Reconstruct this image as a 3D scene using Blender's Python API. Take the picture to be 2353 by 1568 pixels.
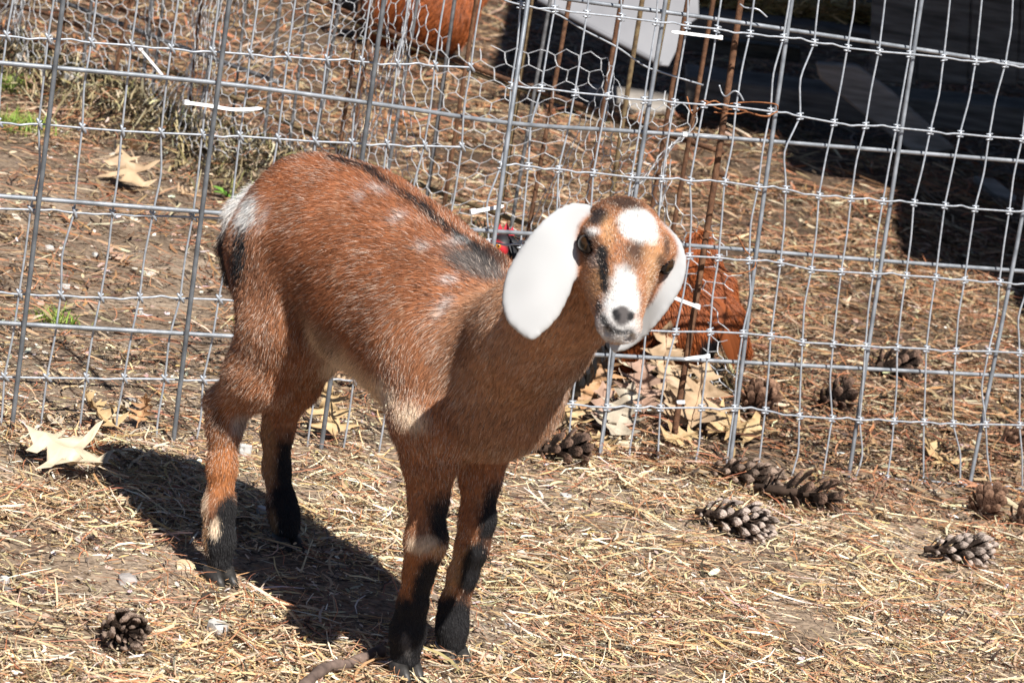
import bpy, math, random
import numpy as np
from mathutils import Matrix, Vector

# ------------------------------------------------------------------ camera, sky, sun, exposure
for o in list(bpy.data.objects):
    bpy.data.objects.remove(o, do_unlink=True)
SC = bpy.context.scene
COL = SC.collection
PITCH, ROLL, HC = 0.2442, 0.1654, 1.182
FV = 8600 * 2352 / 2621            # focal length in units of a 2352-wide picture
_r = np.array([1, 0, 0.]); _f = np.array([0, math.cos(PITCH), -math.sin(PITCH)]); _u = np.cross(_r, _f)
CR = math.cos(ROLL) * _r + math.sin(ROLL) * _u
CU = -math.sin(ROLL) * _r + math.cos(ROLL) * _u
CF = _f
C0 = np.array([0, 0, HC])
cam = bpy.data.cameras.new('camera')
cam.sensor_width = 36.0
cam.lens = 36.0 * FV / 2352
cam.clip_start = 0.05
cam.clip_end = 500
cam.dof.use_dof = True
cam.dof.focus_distance = 3.75
cam.dof.aperture_fstop = 20.0
camo = bpy.data.objects.new('camera', cam)
camo.matrix_world = Matrix(((CR[0], CU[0], -CF[0], C0[0]), (CR[1], CU[1], -CF[1], C0[1]), (CR[2], CU[2], -CF[2], C0[2]), (0, 0, 0, 1)))
COL.objects.link(camo)
SC.camera = camo

SUN = np.array([0.29, -0.53, 0.797]); SUN /= np.linalg.norm(SUN)     # direction towards the sun
sun_el = math.asin(SUN[2]); sun_az = math.atan2(SUN[0], SUN[1])
world = bpy.data.worlds.new('World')
SC.world = world
world.use_nodes = True
wn = world.node_tree
bg = wn.nodes['Background']
sky = wn.nodes.new('ShaderNodeTexSky')
sky.sky_type = 'NISHITA'
sky.sun_disc = False
sky.sun_elevation = sun_el
sky.sun_rotation = sun_az
sky.air_density = 0.7
sky.dust_density = 0.4
sky.altitude = 1500
wn.links.new(sky.outputs[0], bg.inputs[0])
bg.inputs[1].default_value = 0.05
sl = bpy.data.lights.new('sun', 'SUN')
sl.energy = 5.0
sl.angle = math.radians(0.5)
sl.color = (1.0, 0.965, 0.91)
slo = bpy.data.objects.new('sun', sl)
slo.rotation_euler = Vector(SUN).to_track_quat('Z', 'Y').to_euler()
slo.location = (2, -4, 6)
COL.objects.link(slo)
SC.view_settings.view_transform = 'Standard'
SC.view_settings.look = 'None'
SC.view_settings.exposure = 0.75
SC.view_settings.gamma = 1.0
SC.view_settings.use_curve_mapping = False
SC.render.engine = 'CYCLES'
SC.cycles.use_denoising = True
SC.cycles.max_bounces = 6
SC.cycles.diffuse_bounces = 3
SC.cycles.glossy_bounces = 2
SC.cycles.transparent_max_bounces = 4
SC.cycles_curves.shape = 'RIBBONS'
RNG = np.random.default_rng(7)
random.seed(7)

# ------------------------------------------------------------------ picking points
def ray(vx, vy): return CF + ((vx - 1176) / FV) * CR - ((vy - 784) / FV) * CU
def on_plane(vx, vy, o, n):
    d = ray(vx, vy); o = np.asarray(o, float); n = np.asarray(n, float)
    return C0 + d * (((o - C0) @ n) / (d @ n))
def proj(p):
    q = np.asarray(p) - C0; d = q @ CF
    return np.stack([1176 + FV * (q @ CR) / d, 784 - FV * (q @ CU) / d, d], -1)
def scale_at(p): return FV / float((np.asarray(p) - C0) @ CF)        # picture units per metre at p

# ------------------------------------------------------------------ noise
def _hash(ix, iy, seed):
    h = (ix.astype(np.int64) * 374761393 + iy.astype(np.int64) * 668265263 + seed * 1442695041) & 0xffffffff
    h = ((h ^ (h >> 13)) * 1274126177) & 0xffffffff
    return ((h ^ (h >> 16)) & 0xffff) / 65535.0
def vnoise(x, y, seed=0):
    x = np.asarray(x, float); y = np.asarray(y, float)
    ix = np.floor(x); iy = np.floor(y); fx = x - ix; fy = y - iy
    fx = fx * fx * (3 - 2 * fx); fy = fy * fy * (3 - 2 * fy)
    a = _hash(ix, iy, seed); b = _hash(ix + 1, iy, seed); c = _hash(ix, iy + 1, seed); d = _hash(ix + 1, iy + 1, seed)
    return (a * (1 - fx) + b * fx) * (1 - fy) + (c * (1 - fx) + d * fx) * fy
def fbm(x, y, seed=0, oct=3):
    s = 0; a = 0.5
    for i in range(oct):
        s = s + a * vnoise(x * 2 ** i, y * 2 ** i, seed + i * 17); a *= 0.5
    return s / (1 - 0.5 ** oct)
def noise3(p, f, seed=0):
    return (vnoise(p[:, 0] * f + p[:, 2] * f * 0.7, p[:, 1] * f - p[:, 2] * f * 0.6, seed) + vnoise(p[:, 2] * f + 13.1, p[:, 0] * f * 0.8 - p[:, 1] * f * 0.6 + 5.7, seed + 5)) / 2
def smooth(a, b, x):
    t = np.clip((x - a) / (b - a), 0, 1); return t * t * (3 - 2 * t)

# ------------------------------------------------------------------ ground height
REAR_A = np.array([0.30, 4.76]); REAR_B = np.array([-0.98, 6.20])      # foot of the rear rod fence
_rd = (REAR_B - REAR_A) / np.linalg.norm(REAR_B - REAR_A); _rn = np.array([_rd[1], -_rd[0]])
if _rn[1] > 0: _rn = -_rn                                               # towards the camera
def gz(x, y):
    x = np.asarray(x, float); y = np.asarray(y, float)
    s = x * math.cos(.5) + y * math.sin(.5)
    z = 0.0713 - 0.0468 * np.clip(s, -12, 12)
    z = z + 0.016 * (fbm(x * 2.3, y * 2.3, 3) - .5) + 0.006 * (fbm(x * 14, y * 14, 9) - .5)
    # a matted ridge of old litter along the foot of the rear fence
    du = (x - REAR_A[0]) * _rd[0] + (y - REAR_A[1]) * _rd[1]
    dv = (x - REAR_A[0]) * _rn[0] + (y - REAR_A[1]) * _rn[1]
    ridge = np.exp(-((dv - 0.0) / 0.10) ** 2) * smooth(-0.1, 0.25, du) * smooth(2.4, 1.7, du) * (0.5 + 0.9 * fbm(x * 9, y * 9, 31))
    z = z + 0.065 * ridge
    # the worn bank in front of the shed
    z = z + 0.06 * np.exp(-(((x - .62) / .5) ** 2 + ((y - 6.9) / .45) ** 2))
    return z
def gp(vx, vy):
    d = ray(vx, vy); t = 4.0
    t = (0.0 - HC) / d[2]
    for i in range(25):
        p = C0 + d * t
        t = t + (float(gz(p[0], p[1])) - p[2]) / d[2] * 0.8
    p = C0 + d * t
    p[2] = float(gz(p[0], p[1]))
    return p

# ------------------------------------------------------------------ mesh helpers
def rgb(h):
    h = h.lstrip('#'); c = [int(h[i:i + 2], 16) / 255 for i in (0, 2, 4)]
    return tuple(((v + .055) / 1.055) ** 2.4 if v > .04045 else v / 12.92 for v in c)
def new_mat(name, rough=.7, metal=0.0, spec=.3):
    m = bpy.data.materials.new(name); m.use_nodes = True
    b = m.node_tree.nodes['Principled BSDF']
    b.inputs['Roughness'].default_value = rough; b.inputs['Metallic'].default_value = metal
    b.inputs['Specular IOR Level'].default_value = spec
    return m, m.node_tree, b
def mat_noise(name, cols, scale=30, rough=.75, metal=0.0, bump=.3, bscale=None, spec=.3, stretch=(1, 1, 1), detail=5, bdist=.002):
    m, t, b = new_mat(name, rough, metal, spec)
    tc = t.nodes.new('ShaderNodeTexCoord'); mp = t.nodes.new('ShaderNodeMapping'); mp.inputs['Scale'].default_value = stretch
    t.links.new(tc.outputs['Object'], mp.inputs[0])
    n = t.nodes.new('ShaderNodeTexNoise'); n.inputs['Scale'].default_value = scale; n.inputs['Detail'].default_value = detail
    t.links.new(mp.outputs[0], n.inputs['Vector'])
    r = t.nodes.new('ShaderNodeValToRGB'); e = r.color_ramp.elements
    k = len(cols)
    for i, c in enumerate(cols):
        p = .3 + .4 * i / max(1, k - 1)
        if i == 0: e[0].position = p; q = e[0]
        elif i == k - 1: e[-1].position = p; q = e[-1]
        else: q = e.new(p)
        q.color = (*c, 1)
    t.links.new(n.outputs['Fac'], r.inputs[0]); t.links.new(r.outputs[0], b.inputs['Base Color'])
    if bump:
        n2 = t.nodes.new('ShaderNodeTexNoise'); n2.inputs['Scale'].default_value = bscale or scale * 3; n2.inputs['Detail'].default_value = 4
        t.links.new(mp.outputs[0], n2.inputs['Vector'])
        bp = t.nodes.new('ShaderNodeBump'); bp.inputs['Strength'].default_value = bump; bp.inputs['Distance'].default_value = bdist
        t.links.new(n2.outputs['Fac'], bp.inputs['Height']); t.links.new(bp.outputs[0], b.inputs['Normal'])
    return m
def mat_col(name, rough=.8, spec=.25, attr='col', trans=0.0, bump=0, bscale=300):
    m, t, b = new_mat(name, rough, 0, spec)
    a = t.nodes.new('ShaderNodeAttribute'); a.attribute_name = attr
    t.links.new(a.outputs['Color'], b.inputs['Base Color'])
    if bump:
        tc = t.nodes.new('ShaderNodeTexCoord'); n2 = t.nodes.new('ShaderNodeTexNoise'); n2.inputs['Scale'].default_value = bscale
        t.links.new(tc.outputs['Object'], n2.inputs['Vector'])
        bp = t.nodes.new('ShaderNodeBump'); bp.inputs['Strength'].default_value = bump; bp.inputs['Distance'].default_value = .001
        t.links.new(n2.outputs['Fac'], bp.inputs['Height']); t.links.new(bp.outputs[0], b.inputs['Normal'])
    if trans:
        tr = t.nodes.new('ShaderNodeBsdfTranslucent'); t.links.new(a.outputs['Color'], tr.inputs[0])
        mx = t.nodes.new('ShaderNodeMixShader'); mx.inputs[0].default_value = trans
        out = t.nodes['Material Output']
        t.links.new(b.outputs[0], mx.inputs[1]); t.links.new(tr.outputs[0], mx.inputs[2]); t.links.new(mx.outputs[0], out.inputs[0])
    return m
def mesh_np(name, v, f, smoothed=True, col=None):
    """v (n,3), f (m,3|4) arrays -> mesh; col per vertex"""
    v = np.asarray(v, np.float32); f = np.asarray(f, np.int32); k = f.shape[1]
    me = bpy.data.meshes.new(name)
    me.vertices.add(len(v)); me.vertices.foreach_set('co', v.ravel())
    me.loops.add(f.size); me.loops.foreach_set('vertex_index', f.ravel())
    me.polygons.add(len(f)); me.polygons.foreach_set('loop_start', np.arange(0, f.size, k, dtype=np.int32))
    if smoothed: me.polygons.foreach_set('use_smooth', np.ones(len(f), bool))
    me.update(calc_edges=True)
    if col is not None:
        a = me.attributes.new('col', 'FLOAT_COLOR', 'POINT')
        c = np.ones((len(v), 4), np.float32); c[:, :3] = col
        a.data.foreach_set('color', c.ravel())
    return me
def link(name, me, mat=None, parent=None, loc=None):
    o = bpy.data.objects.new(name, me)
    if mat is not None and me is not None and len(me.materials) == 0: me.materials.append(mat)
    COL.objects.link(o)
    if parent is not None: o.parent = parent
    if loc is not None: o.location = [float(t) for t in loc]
    return o
def tag(o, label=None, cat=None, group=None, kind=None):
    if label: o['label'] = label
    if cat: o['category'] = cat
    if group: o['group'] = group
    if kind: o['kind'] = kind
    return o
def thing(name, label, cat, loc, group=None):
    o = bpy.data.objects.new(name, None); o.empty_display_size = .02
    COL.objects.link(o); o.location = [float(t) for t in loc]
    return tag(o, label, cat, group)
def tube(pts, r, sides=6, cap=True):
    p = np.asarray(pts, float); n = len(p)
    r = np.broadcast_to(np.asarray(r, float), (n,))
    t = np.gradient(p, axis=0); t /= np.linalg.norm(t, axis=1)[:, None] + 1e-12
    a = np.array([0, 0, 1.]) if abs(t[0, 2]) < .9 else np.array([1., 0, 0])
    u = np.cross(t[0], a); u /= np.linalg.norm(u)
    V = []
    an = np.linspace(0, 2 * math.pi, sides, endpoint=False)
    for i in range(n):
        u = u - t[i] * (u @ t[i]); u /= np.linalg.norm(u) + 1e-12
        w = np.cross(t[i], u)
        V.append(p[i] + r[i] * (np.cos(an)[:, None] * u + np.sin(an)[:, None] * w))
    V = np.concatenate(V)
    i = np.arange(n - 1)[:, None] * sides; j = np.arange(sides)[None]; k = (j + 1) % sides
    F = np.stack([i + j, i + k, i + sides + k, i + sides + j], -1).reshape(-1, 4)
    if cap:
        b = len(V); V = np.vstack([V, p[0], p[-1]]); jj = np.arange(sides); kk = (jj + 1) % sides
        c1 = np.stack([np.full(sides, b), kk, jj, jj], -1); L = (n - 1) * sides
        c2 = np.stack([np.full(sides, b + 1), L + jj, L + kk, L + kk], -1)
        F = np.vstack([F, c1, c2])
    return V, F
def fix_tris(v, f):
    """faces with a doubled last index become triangles -> build via from_pydata"""
    out = []
    for q in f.tolist():
        out.append(q[:3] if q[3] == q[2] else q)
    return out
def mesh_py(name, v, f, smoothed=True, col=None):
    me = bpy.data.meshes.new(name); f = fix_tris(np.asarray(v), np.asarray(f)) if isinstance(f, np.ndarray) and f.shape[1] == 4 else f
    me.from_pydata([tuple(map(float, q)) for q in v], [], f); me.update()
    if smoothed: me.polygons.foreach_set('use_smooth', np.ones(len(me.polygons), bool))
    if col is not None:
        a = me.attributes.new('col', 'FLOAT_COLOR', 'POINT'); c = np.ones((len(v), 4), np.float32); c[:, :3] = col
        a.data.foreach_set('color', c.ravel())
    return me
def join(parts):
    V, F, o = [], [], 0
    for v, f in parts:
        V.append(np.asarray(v, float)); F.append(np.asarray(f) + o); o += len(v)
    return np.vstack(V), np.vstack(F)
def spline(pts, per=6):
    """Catmull-Rom through pts"""
    p = np.asarray(pts, float)
    if len(p) < 3:
        t = np.linspace(0, 1, per + 1)[:, None]; return p[0] * (1 - t) + p[-1] * t
    q = np.vstack([2 * p[0] - p[1], p, 2 * p[-1] - p[-2]]); out = []
    for i in range(1, len(q) - 2):
        t = np.linspace(0, 1, per, endpoint=False)[:, None]
        a, b, c, d = q[i - 1], q[i], q[i + 1], q[i + 2]
        out.append(.5 * (2 * b + (c - a) * t + (2 * a - 5 * b + 4 * c - d) * t ** 2 + (3 * b - a - 3 * c + d) * t ** 3))
    out.append(p[-1:]); return np.vstack(out)
def box(c, ax, half, bev=0.0):
    """a box with axes ax (3x3 rows) and half sizes, chamfered by bev"""
    c = np.asarray(c, float); ax = np.asarray(ax, float); h = np.asarray(half, float)
    import itertools
    if bev <= 0:
        v = np.array([c + ax.T @ (h * np.array(s)) for s in itertools.product((-1, 1), repeat=3)])
        f = np.array([[0, 1, 3, 2], [4, 6, 7, 5], [0, 4, 5, 1], [2, 3, 7, 6], [0, 2, 6, 4], [1, 5, 7, 3]])
        return v, f
    import bmesh
    bm = bmesh.new(); bmesh.ops.create_cube(bm, size=2)
    for q in bm.verts: q.co = Vector((q.co.x * h[0], q.co.y * h[1], q.co.z * h[2]))
    bmesh.ops.bevel(bm, geom=bm.edges[:] + bm.verts[:], offset=bev, segments=1, affect='EDGES')
    bm.verts.ensure_lookup_table()
    v = np.array([c + ax.T @ np.array(q.co) for q in bm.verts]); f = [[w.index for w in g.verts] for g in bm.faces]; bm.free()
    return v, f
# ------------------------------------------------------------------ ground
def graded(a, b, step, far, grow=1.22):
    c = list(np.arange(a, b + 1e-6, step)); s = step
    lo, hi = [], []
    x = a
    while x > -far: s *= grow; x -= s; lo.append(x)
    s = step; x = b
    while x < far: s *= grow; x += s; hi.append(x)
    return np.array(lo[::-1] + c + hi)
gx = graded(-1.1, 1.3, .014, 90); gy = graded(2.7, 7.2, .018, 120)
GX, GY = np.meshgrid(gx, gy); GZ = gz(GX, GY)
nx, ny = len(gx), len(gy)
idx = np.arange(nx * ny).reshape(ny, nx)
gf = np.stack([idx[:-1, :-1], idx[:-1, 1:], idx[1:, 1:], idx[1:, :-1]], -1).reshape(-1, 4)
gm, t, b = new_mat('dirt', .95, 0, .15)
tc = t.nodes.new('ShaderNodeTexCoord')
def ramp(node_out, stops):
    r = t.nodes.new('ShaderNodeValToRGB'); e = r.color_ramp.elements
    for i, (p, c) in enumerate(stops):
        q = e[0] if i == 0 else (e[-1] if i == len(stops) - 1 else e.new(p))
        q.position = p; q.color = (*c, 1)
    t.links.new(node_out, r.inputs[0]); return r
n1 = t.nodes.new('ShaderNodeTexNoise'); n1.inputs['Scale'].default_value = 7; n1.inputs['Detail'].default_value = 8
n2 = t.nodes.new('ShaderNodeTexNoise'); n2.inputs['Scale'].default_value = 130; n2.inputs['Detail'].default_value = 5
for n in (n1, n2): t.links.new(tc.outputs['Object'], n.inputs['Vector'])
r1 = ramp(n1.outputs['Fac'], [(.3, (.19, .14, .10)), (.5, (.27, .205, .15)), (.7, (.36, .285, .215))])
r2 = ramp(n2.outputs['Fac'], [(.32, (.38, .34, .31)), (.5, (.9, .88, .86)), (.68, (1.25, 1.22, 1.18))])
mx = t.nodes.new('ShaderNodeMixRGB'); mx.blend_type = 'MULTIPLY'; mx.inputs[0].default_value = .9
t.links.new(r1.outputs[0], mx.inputs[1]); t.links.new(r2.outputs[0], mx.inputs[2]); t.links.new(mx.outputs[0], b.inputs['Base Color'])
bp = t.nodes.new('ShaderNodeBump'); bp.inputs['Strength'].default_value = .9; bp.inputs['Distance'].default_value = .006
t.links.new(n2.outputs['Fac'], bp.inputs['Height']); t.links.new(bp.outputs[0], b.inputs['Normal'])
def soil_shade_tone(x, y):  # yard behind the wire: browner soil plus partial shade put into the colour
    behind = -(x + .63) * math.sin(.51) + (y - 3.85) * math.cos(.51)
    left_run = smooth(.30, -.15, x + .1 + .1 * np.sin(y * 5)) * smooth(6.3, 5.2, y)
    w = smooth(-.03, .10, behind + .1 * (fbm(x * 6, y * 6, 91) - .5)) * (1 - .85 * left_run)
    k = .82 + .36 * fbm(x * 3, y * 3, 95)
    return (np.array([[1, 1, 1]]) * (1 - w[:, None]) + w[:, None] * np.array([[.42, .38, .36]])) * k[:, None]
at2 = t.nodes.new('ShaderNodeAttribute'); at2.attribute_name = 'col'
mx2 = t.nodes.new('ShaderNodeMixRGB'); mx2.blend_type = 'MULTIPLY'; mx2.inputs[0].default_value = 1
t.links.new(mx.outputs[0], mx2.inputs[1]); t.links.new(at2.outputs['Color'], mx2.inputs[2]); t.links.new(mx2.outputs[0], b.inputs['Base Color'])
g = link('ground', mesh_np('ground', np.stack([GX.ravel(), GY.ravel(), GZ.ravel()], -1), gf, True, soil_shade_tone(GX.ravel(), GY.ravel())), gm)
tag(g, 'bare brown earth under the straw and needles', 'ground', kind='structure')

# ------------------------------------------------------------------ litter: straw, needles, chips (uncountable)
def wedge(n, y0, y1, pad=.16, p=1.0):
    y = y0 + (y1 - y0) * RNG.random(n) ** p
    x = (RNG.random(n) * 2 - 1) * (y * .158 + pad) - .02 * (y - 3)
    return x, y
def ribbons(name, x, y, L, Wd, yaw, tilt, lift, bend, cols, segs=2, arch=.0, thick=None):
    """flat curved strips lying on the ground: one quad strip each"""
    n = len(x); k = segs + 1
    s = np.linspace(-.5, .5, k)[None]                                    # (1,k)
    cx = np.cos(yaw)[:, None]; sx = np.sin(yaw)[:, None]
    al = s * L[:, None]; sd = bend[:, None] * L[:, None] * (s ** 2 * 4 - .33)
    px = x[:, None] + al * cx - sd * sx; py = y[:, None] + al * sx + sd * cx
    pz = gz(px, py) * .35 + gz(x, y)[:, None] * .65 + lift[:, None] + al * np.tan(tilt)[:, None] + arch * L[:, None] * (0.25 - s ** 2)
    pz = np.maximum(pz, gz(px, py) + .0006)
    dx = np.gradient(px, axis=1); dy = np.gradient(py, axis=1); dl = np.hypot(dx, dy) + 1e-9
    rollz = (RNG.random(n) - .5)[:, None] * 1.5
    wx = -dy / dl * Wd[:, None] / 2 * np.cos(rollz); wy = dx / dl * Wd[:, None] / 2 * np.cos(rollz); wz = Wd[:, None] / 2 * np.sin(rollz) * np.ones_like(wx)
    tap = np.ones(k); tap[0] = .55; tap[-1] = .45
    a = np.stack([px - wx * tap, py - wy * tap, pz - wz * tap], -1); bb = np.stack([px + wx * tap, py + wy * tap, pz + wz * tap], -1)
    v = np.stack([a, bb], 2).reshape(-1, 3)                              # n,k,2,3
    base = (np.arange(n) * k * 2)[:, None] + (np.arange(segs) * 2)[None]
    f = np.stack([base, base + 2, base + 3, base + 1], -1).reshape(-1, 4)
    c = np.repeat(cols, k * 2, axis=0)
    return mesh_np(name, v, f, False, c)
def palette(n, cols, w, jit=.18):
    c = np.array(cols)[RNG.choice(len(cols), n, p=np.array(w) / sum(w))]
    return np.clip(c * (1 + jit * RNG.standard_normal((n, 1))) * (1 + .06 * RNG.standard_normal((n, 3))), .01, .9)
straw_mat = mat_col('straw', .6, .35)
needle_mat = mat_col('needle', .55, .35)
PAL_STRAW = [(.66, .51, .32), (.50, .36, .21), (.76, .67, .52), (.52, .34, .155), (.26, .165, .095), (.40, .32, .235), (.06, .04, .028)]
PW = [.24, .23, .09, .10, .14, .1, .10]
def bare(x, y):
    """0..1, how bare the earth is: the trodden places"""
    m = fbm(x * 2.6 + 4, y * 2.2, 77)
    left_run = smooth(.25, -.25, x + .1 + .1 * np.sin(y * 5)) * smooth(3.85, 4.0, y) * smooth(6.3, 5.2, y)
    front_l = np.exp(-(((x + .42) / .16) ** 2 + ((y - 3.42) / .16) ** 2)) + .8 * np.exp(-(((x + .12) / .2) ** 2 + ((y - 3.48) / .14) ** 2)) + .5 * np.exp(-(((x - .05) / .12) ** 2 + ((y - 3.5) / .1) ** 2))
    m2 = fbm(x * 7 + 1, y * 6, 83)
    return np.clip(.60 * smooth(.46, .70, m) + .40 * smooth(.5, .7, m2) + .92 * left_run + .75 * front_l, 0, .95)
def litter(name, n, y0, y1, Lr, Wr, pal, w, tmax=.25, lmax=.006, bendr=.12, bare_k=1.0, mat=straw_mat, p=1.0, segs=2, arch=.05, yaw_mu=None):
    x, y = wedge(n, y0, y1, p=p)
    keep = RNG.random(n) > bare(x, y) * bare_k
    clump = .22 + 1.15 * smooth(.25, .66, fbm(x * 8, y * 7, 5, 4))
    keep &= RNG.random(n) < clump
    x, y = x[keep], y[keep]; n = len(x)
    L = Lr[0] + (Lr[1] - Lr[0]) * RNG.random(n) ** 2.2; Wd = Wr[0] + (Wr[1] - Wr[0]) * RNG.random(n) ** 2
    yaw = RNG.random(n) * math.pi * 2 if yaw_mu is None else yaw_mu + RNG.standard_normal(n) * .9
    return ribbons(name, x, y, L, Wd, yaw, (RNG.random(n) - .5) * 2 * tmax, RNG.random(n) ** 1.5 * lmax, (RNG.random(n) - .5) * 2 * bendr, palette(n, pal, w), segs, arch), mat
S = 'straw'
def put_stuff(name, label, cat, mm):
    o = link(name, mm[0], mm[1]); tag(o, label, cat, kind='stuff'); return o
put_stuff('straw_litter', 'pale chopped straw scattered thickly over the open earth around the kid', 'straw',
          litter('straw_near', 72000, 2.75, 4.35, (.008, .075), (.0008, .0034), PAL_STRAW, PW, lmax=.010, bendr=.22, segs=3, tmax=.32))
put_stuff('hay_chaff', 'fine short hay chaff and crumbs between the straw stems', 'hay',
          litter('chaff_near', 120000, 2.75, 4.4, (.004, .022), (.0007, .0028), PAL_STRAW, [.2, .18, .12, .08, .18, .1, .16], bare_k=.5, lmax=.005))
put_stuff('bark_flakes', 'small pale and grey bark flakes and chips strewn over the earth', 'bark',
          litter('flakes', 9000, 2.75, 6.2, (.004, .018), (.003, .010), [(.55, .48, .40), (.70, .66, .60), (.34, .26, .20), (.44, .30, .23), (.16, .12, .09)], [.2, .12, .25, .2, .23], bare_k=.15, lmax=.006, tmax=.4, segs=2, arch=.1))
PAL_N = [(.42, .175, .085), (.33, .13, .065), (.48, .25, .13), (.22, .10, .055)]
put_stuff('pine_needle_litter', 'rust coloured dry pine needles strewn among the straw around the kid', 'pine needles',
          litter('needles_near', 10000, 2.75, 4.4, (.03, .10), (.0008, .0014), PAL_N, [.35, .3, .2, .15], bendr=.18, lmax=.014, mat=needle_mat, bare_k=.5, segs=3, arch=.08))
PAL_B = [(.34, .235, .14), (.235, .155, .09), (.50, .40, .27), (.31, .165, .08), (.13, .08, .05), (.05, .034, .024)]  # brown litter colours, darkened to hold some of the yard's shade
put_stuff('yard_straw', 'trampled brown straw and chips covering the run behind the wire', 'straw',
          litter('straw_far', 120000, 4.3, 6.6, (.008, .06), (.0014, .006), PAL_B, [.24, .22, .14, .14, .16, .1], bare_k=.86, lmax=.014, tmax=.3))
put_stuff('yard_needles', 'orange brown pine needles matted over the run behind the wire', 'pine needles',
          litter('needles_far', 14000, 4.3, 6.6, (.04, .12), (.0010, .0018), PAL_N, [.35, .3, .2, .15], bendr=.2, lmax=.022, mat=needle_mat, bare_k=.7, segs=3, arch=.08))
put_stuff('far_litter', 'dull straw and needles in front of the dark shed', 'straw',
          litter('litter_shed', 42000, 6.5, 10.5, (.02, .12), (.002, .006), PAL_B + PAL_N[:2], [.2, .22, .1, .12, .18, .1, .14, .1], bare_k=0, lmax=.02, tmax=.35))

# matted dark ridge along the rear fence
def ridge_litter(n):
    u = RNG.random(n) * 2.0; v = RNG.normal(0.02, .055, n)
    x = REAR_A[0] + _rd[0] * u + _rn[0] * v; y = REAR_A[1] + _rd[1] * u + _rn[1] * v
    L = .012 + .05 * RNG.random(n) ** 2; Wd = .0015 + .004 * RNG.random(n) ** 2
    return ribbons('ridge_litter', x, y, L, Wd, RNG.random(n) * 6.28, (RNG.random(n) - .5) * 2.0, RNG.random(n) * .03, (RNG.random(n) - .5) * .3, palette(n, [(.34, .27, .15), (.14, .105, .055), (.025, .02, .014), (.55, .46, .31), (.20, .18, .07)], [.22, .22, .32, .16, .08]), 2, .05), straw_mat  # near-black strips put the shaded gaps of the mat into the colour
put_stuff('matted_ridge', 'dark matted hay piled in a ridge along the foot of the rusty fence', 'hay', ridge_litter(11000))
# ------------------------------------------------------------------ front fence: two woven wire rolls on a rod panel
galv = mat_noise('galvanised_wire', [(.30, .325, .36), (.40, .425, .46), (.50, .52, .55)], 160, .45, .35, .25, 500, .5, bdist=.0006)
galv_rod = mat_noise('galvanised_rod', [(.19, .205, .225), (.28, .30, .325), (.40, .42, .45)], 55, .45, .45, .3, 900, .5, bdist=.0006)
galv_shaded = mat_noise('shaded_upright_rod', [(.095, .102, .112), (.15, .16, .172), (.23, .24, .255)], 55, .5, .35, .3, 900, .45, bdist=.0006)  # left uprights: their shaded side put into a darker galvanised colour
rust = mat_noise('rusty_steel', [(.07, .038, .024), (.14, .068, .038), (.215, .115, .065)], 120, .85, .1, .8, 700, .2, bdist=.0012)
rust2 = mat_noise('rusty_olive_steel', [(.10, .07, .04), (.19, .13, .07), (.24, .19, .10)], 120, .85, .1, .8, 700, .2, bdist=.0012)
darkrod = mat_noise('dull_grey_steel', [(.09, .09, .092), (.15, .15, .155), (.22, .22, .225)], 90, .6, .3, .4, 700, .4, bdist=.0008)
CW_, CH_ = .0508, .1016
K = 2352 / 2621
class Panel:
    def __init__(s, q):
        s.o = np.array([q[0], q[1], q[2] + HC]); yaw, lean, slp = q[3:6]
        s.rt = np.array([math.cos(yaw) * math.cos(slp), math.sin(yaw) * math.cos(slp), math.sin(slp)])
        nn = np.array([-math.sin(yaw), math.cos(yaw), 0])
        s.up = np.array([0, 0, 1.]) * math.cos(lean) + nn * math.sin(lean)
        n = np.cross(s.rt, s.up); n /= np.linalg.norm(n)
        s.n = n if n[1] < 0 else -n                     # towards the camera side
    def hit(s, vx, vy, off=0.0): return on_plane(vx, vy, s.o + s.n * off, s.n)
    def grid(s, k, r): return s.o + k * CW_ * s.rt - r * CH_ * s.up
PL = Panel([-0.6339, 3.8503, -0.7012, 0.5208, 0.0189, 0.0069])
PR = Panel([0.2427, 4.4308, -0.6362, 0.493, 0.1096, -0.0259])
LK = {0: (0, [(17, 92), (122.5, 98.7), (233.4, 109), (336, 116), (438, 124.4), (543.4, 132), (640, 139), (736, 145.4), (835, 153), (925, 157.7), (1017, 163.8), (1113, 168.4), (1204.7, 172.2)]),
      1: (1, [(99.5, 317), (210.5, 327), (312, 335), (412.5, 340), (517.4, 344.4), (614, 348), (711, 355), (806.7, 361.7), (900, 365.5), (990, 369), (1086, 373), (1181.7, 375.8)]),
      2: (1, [(78.5, 535.8), (189.4, 543.4), (287.8, 547), (390.4, 552), (493, 555), (589.4, 558.7)]),
      3: (1, [(48.9, 751.8), (155.4, 755), (257, 760.5), (357, 760.5), (460.8, 762), (560, 765.5)]),
      4: (1, [(11.6, 963.6), (120, 965.7), (219.6, 966.5), (317, 967.7), (421.9, 968.6), (520, 971.9)])}
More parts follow.
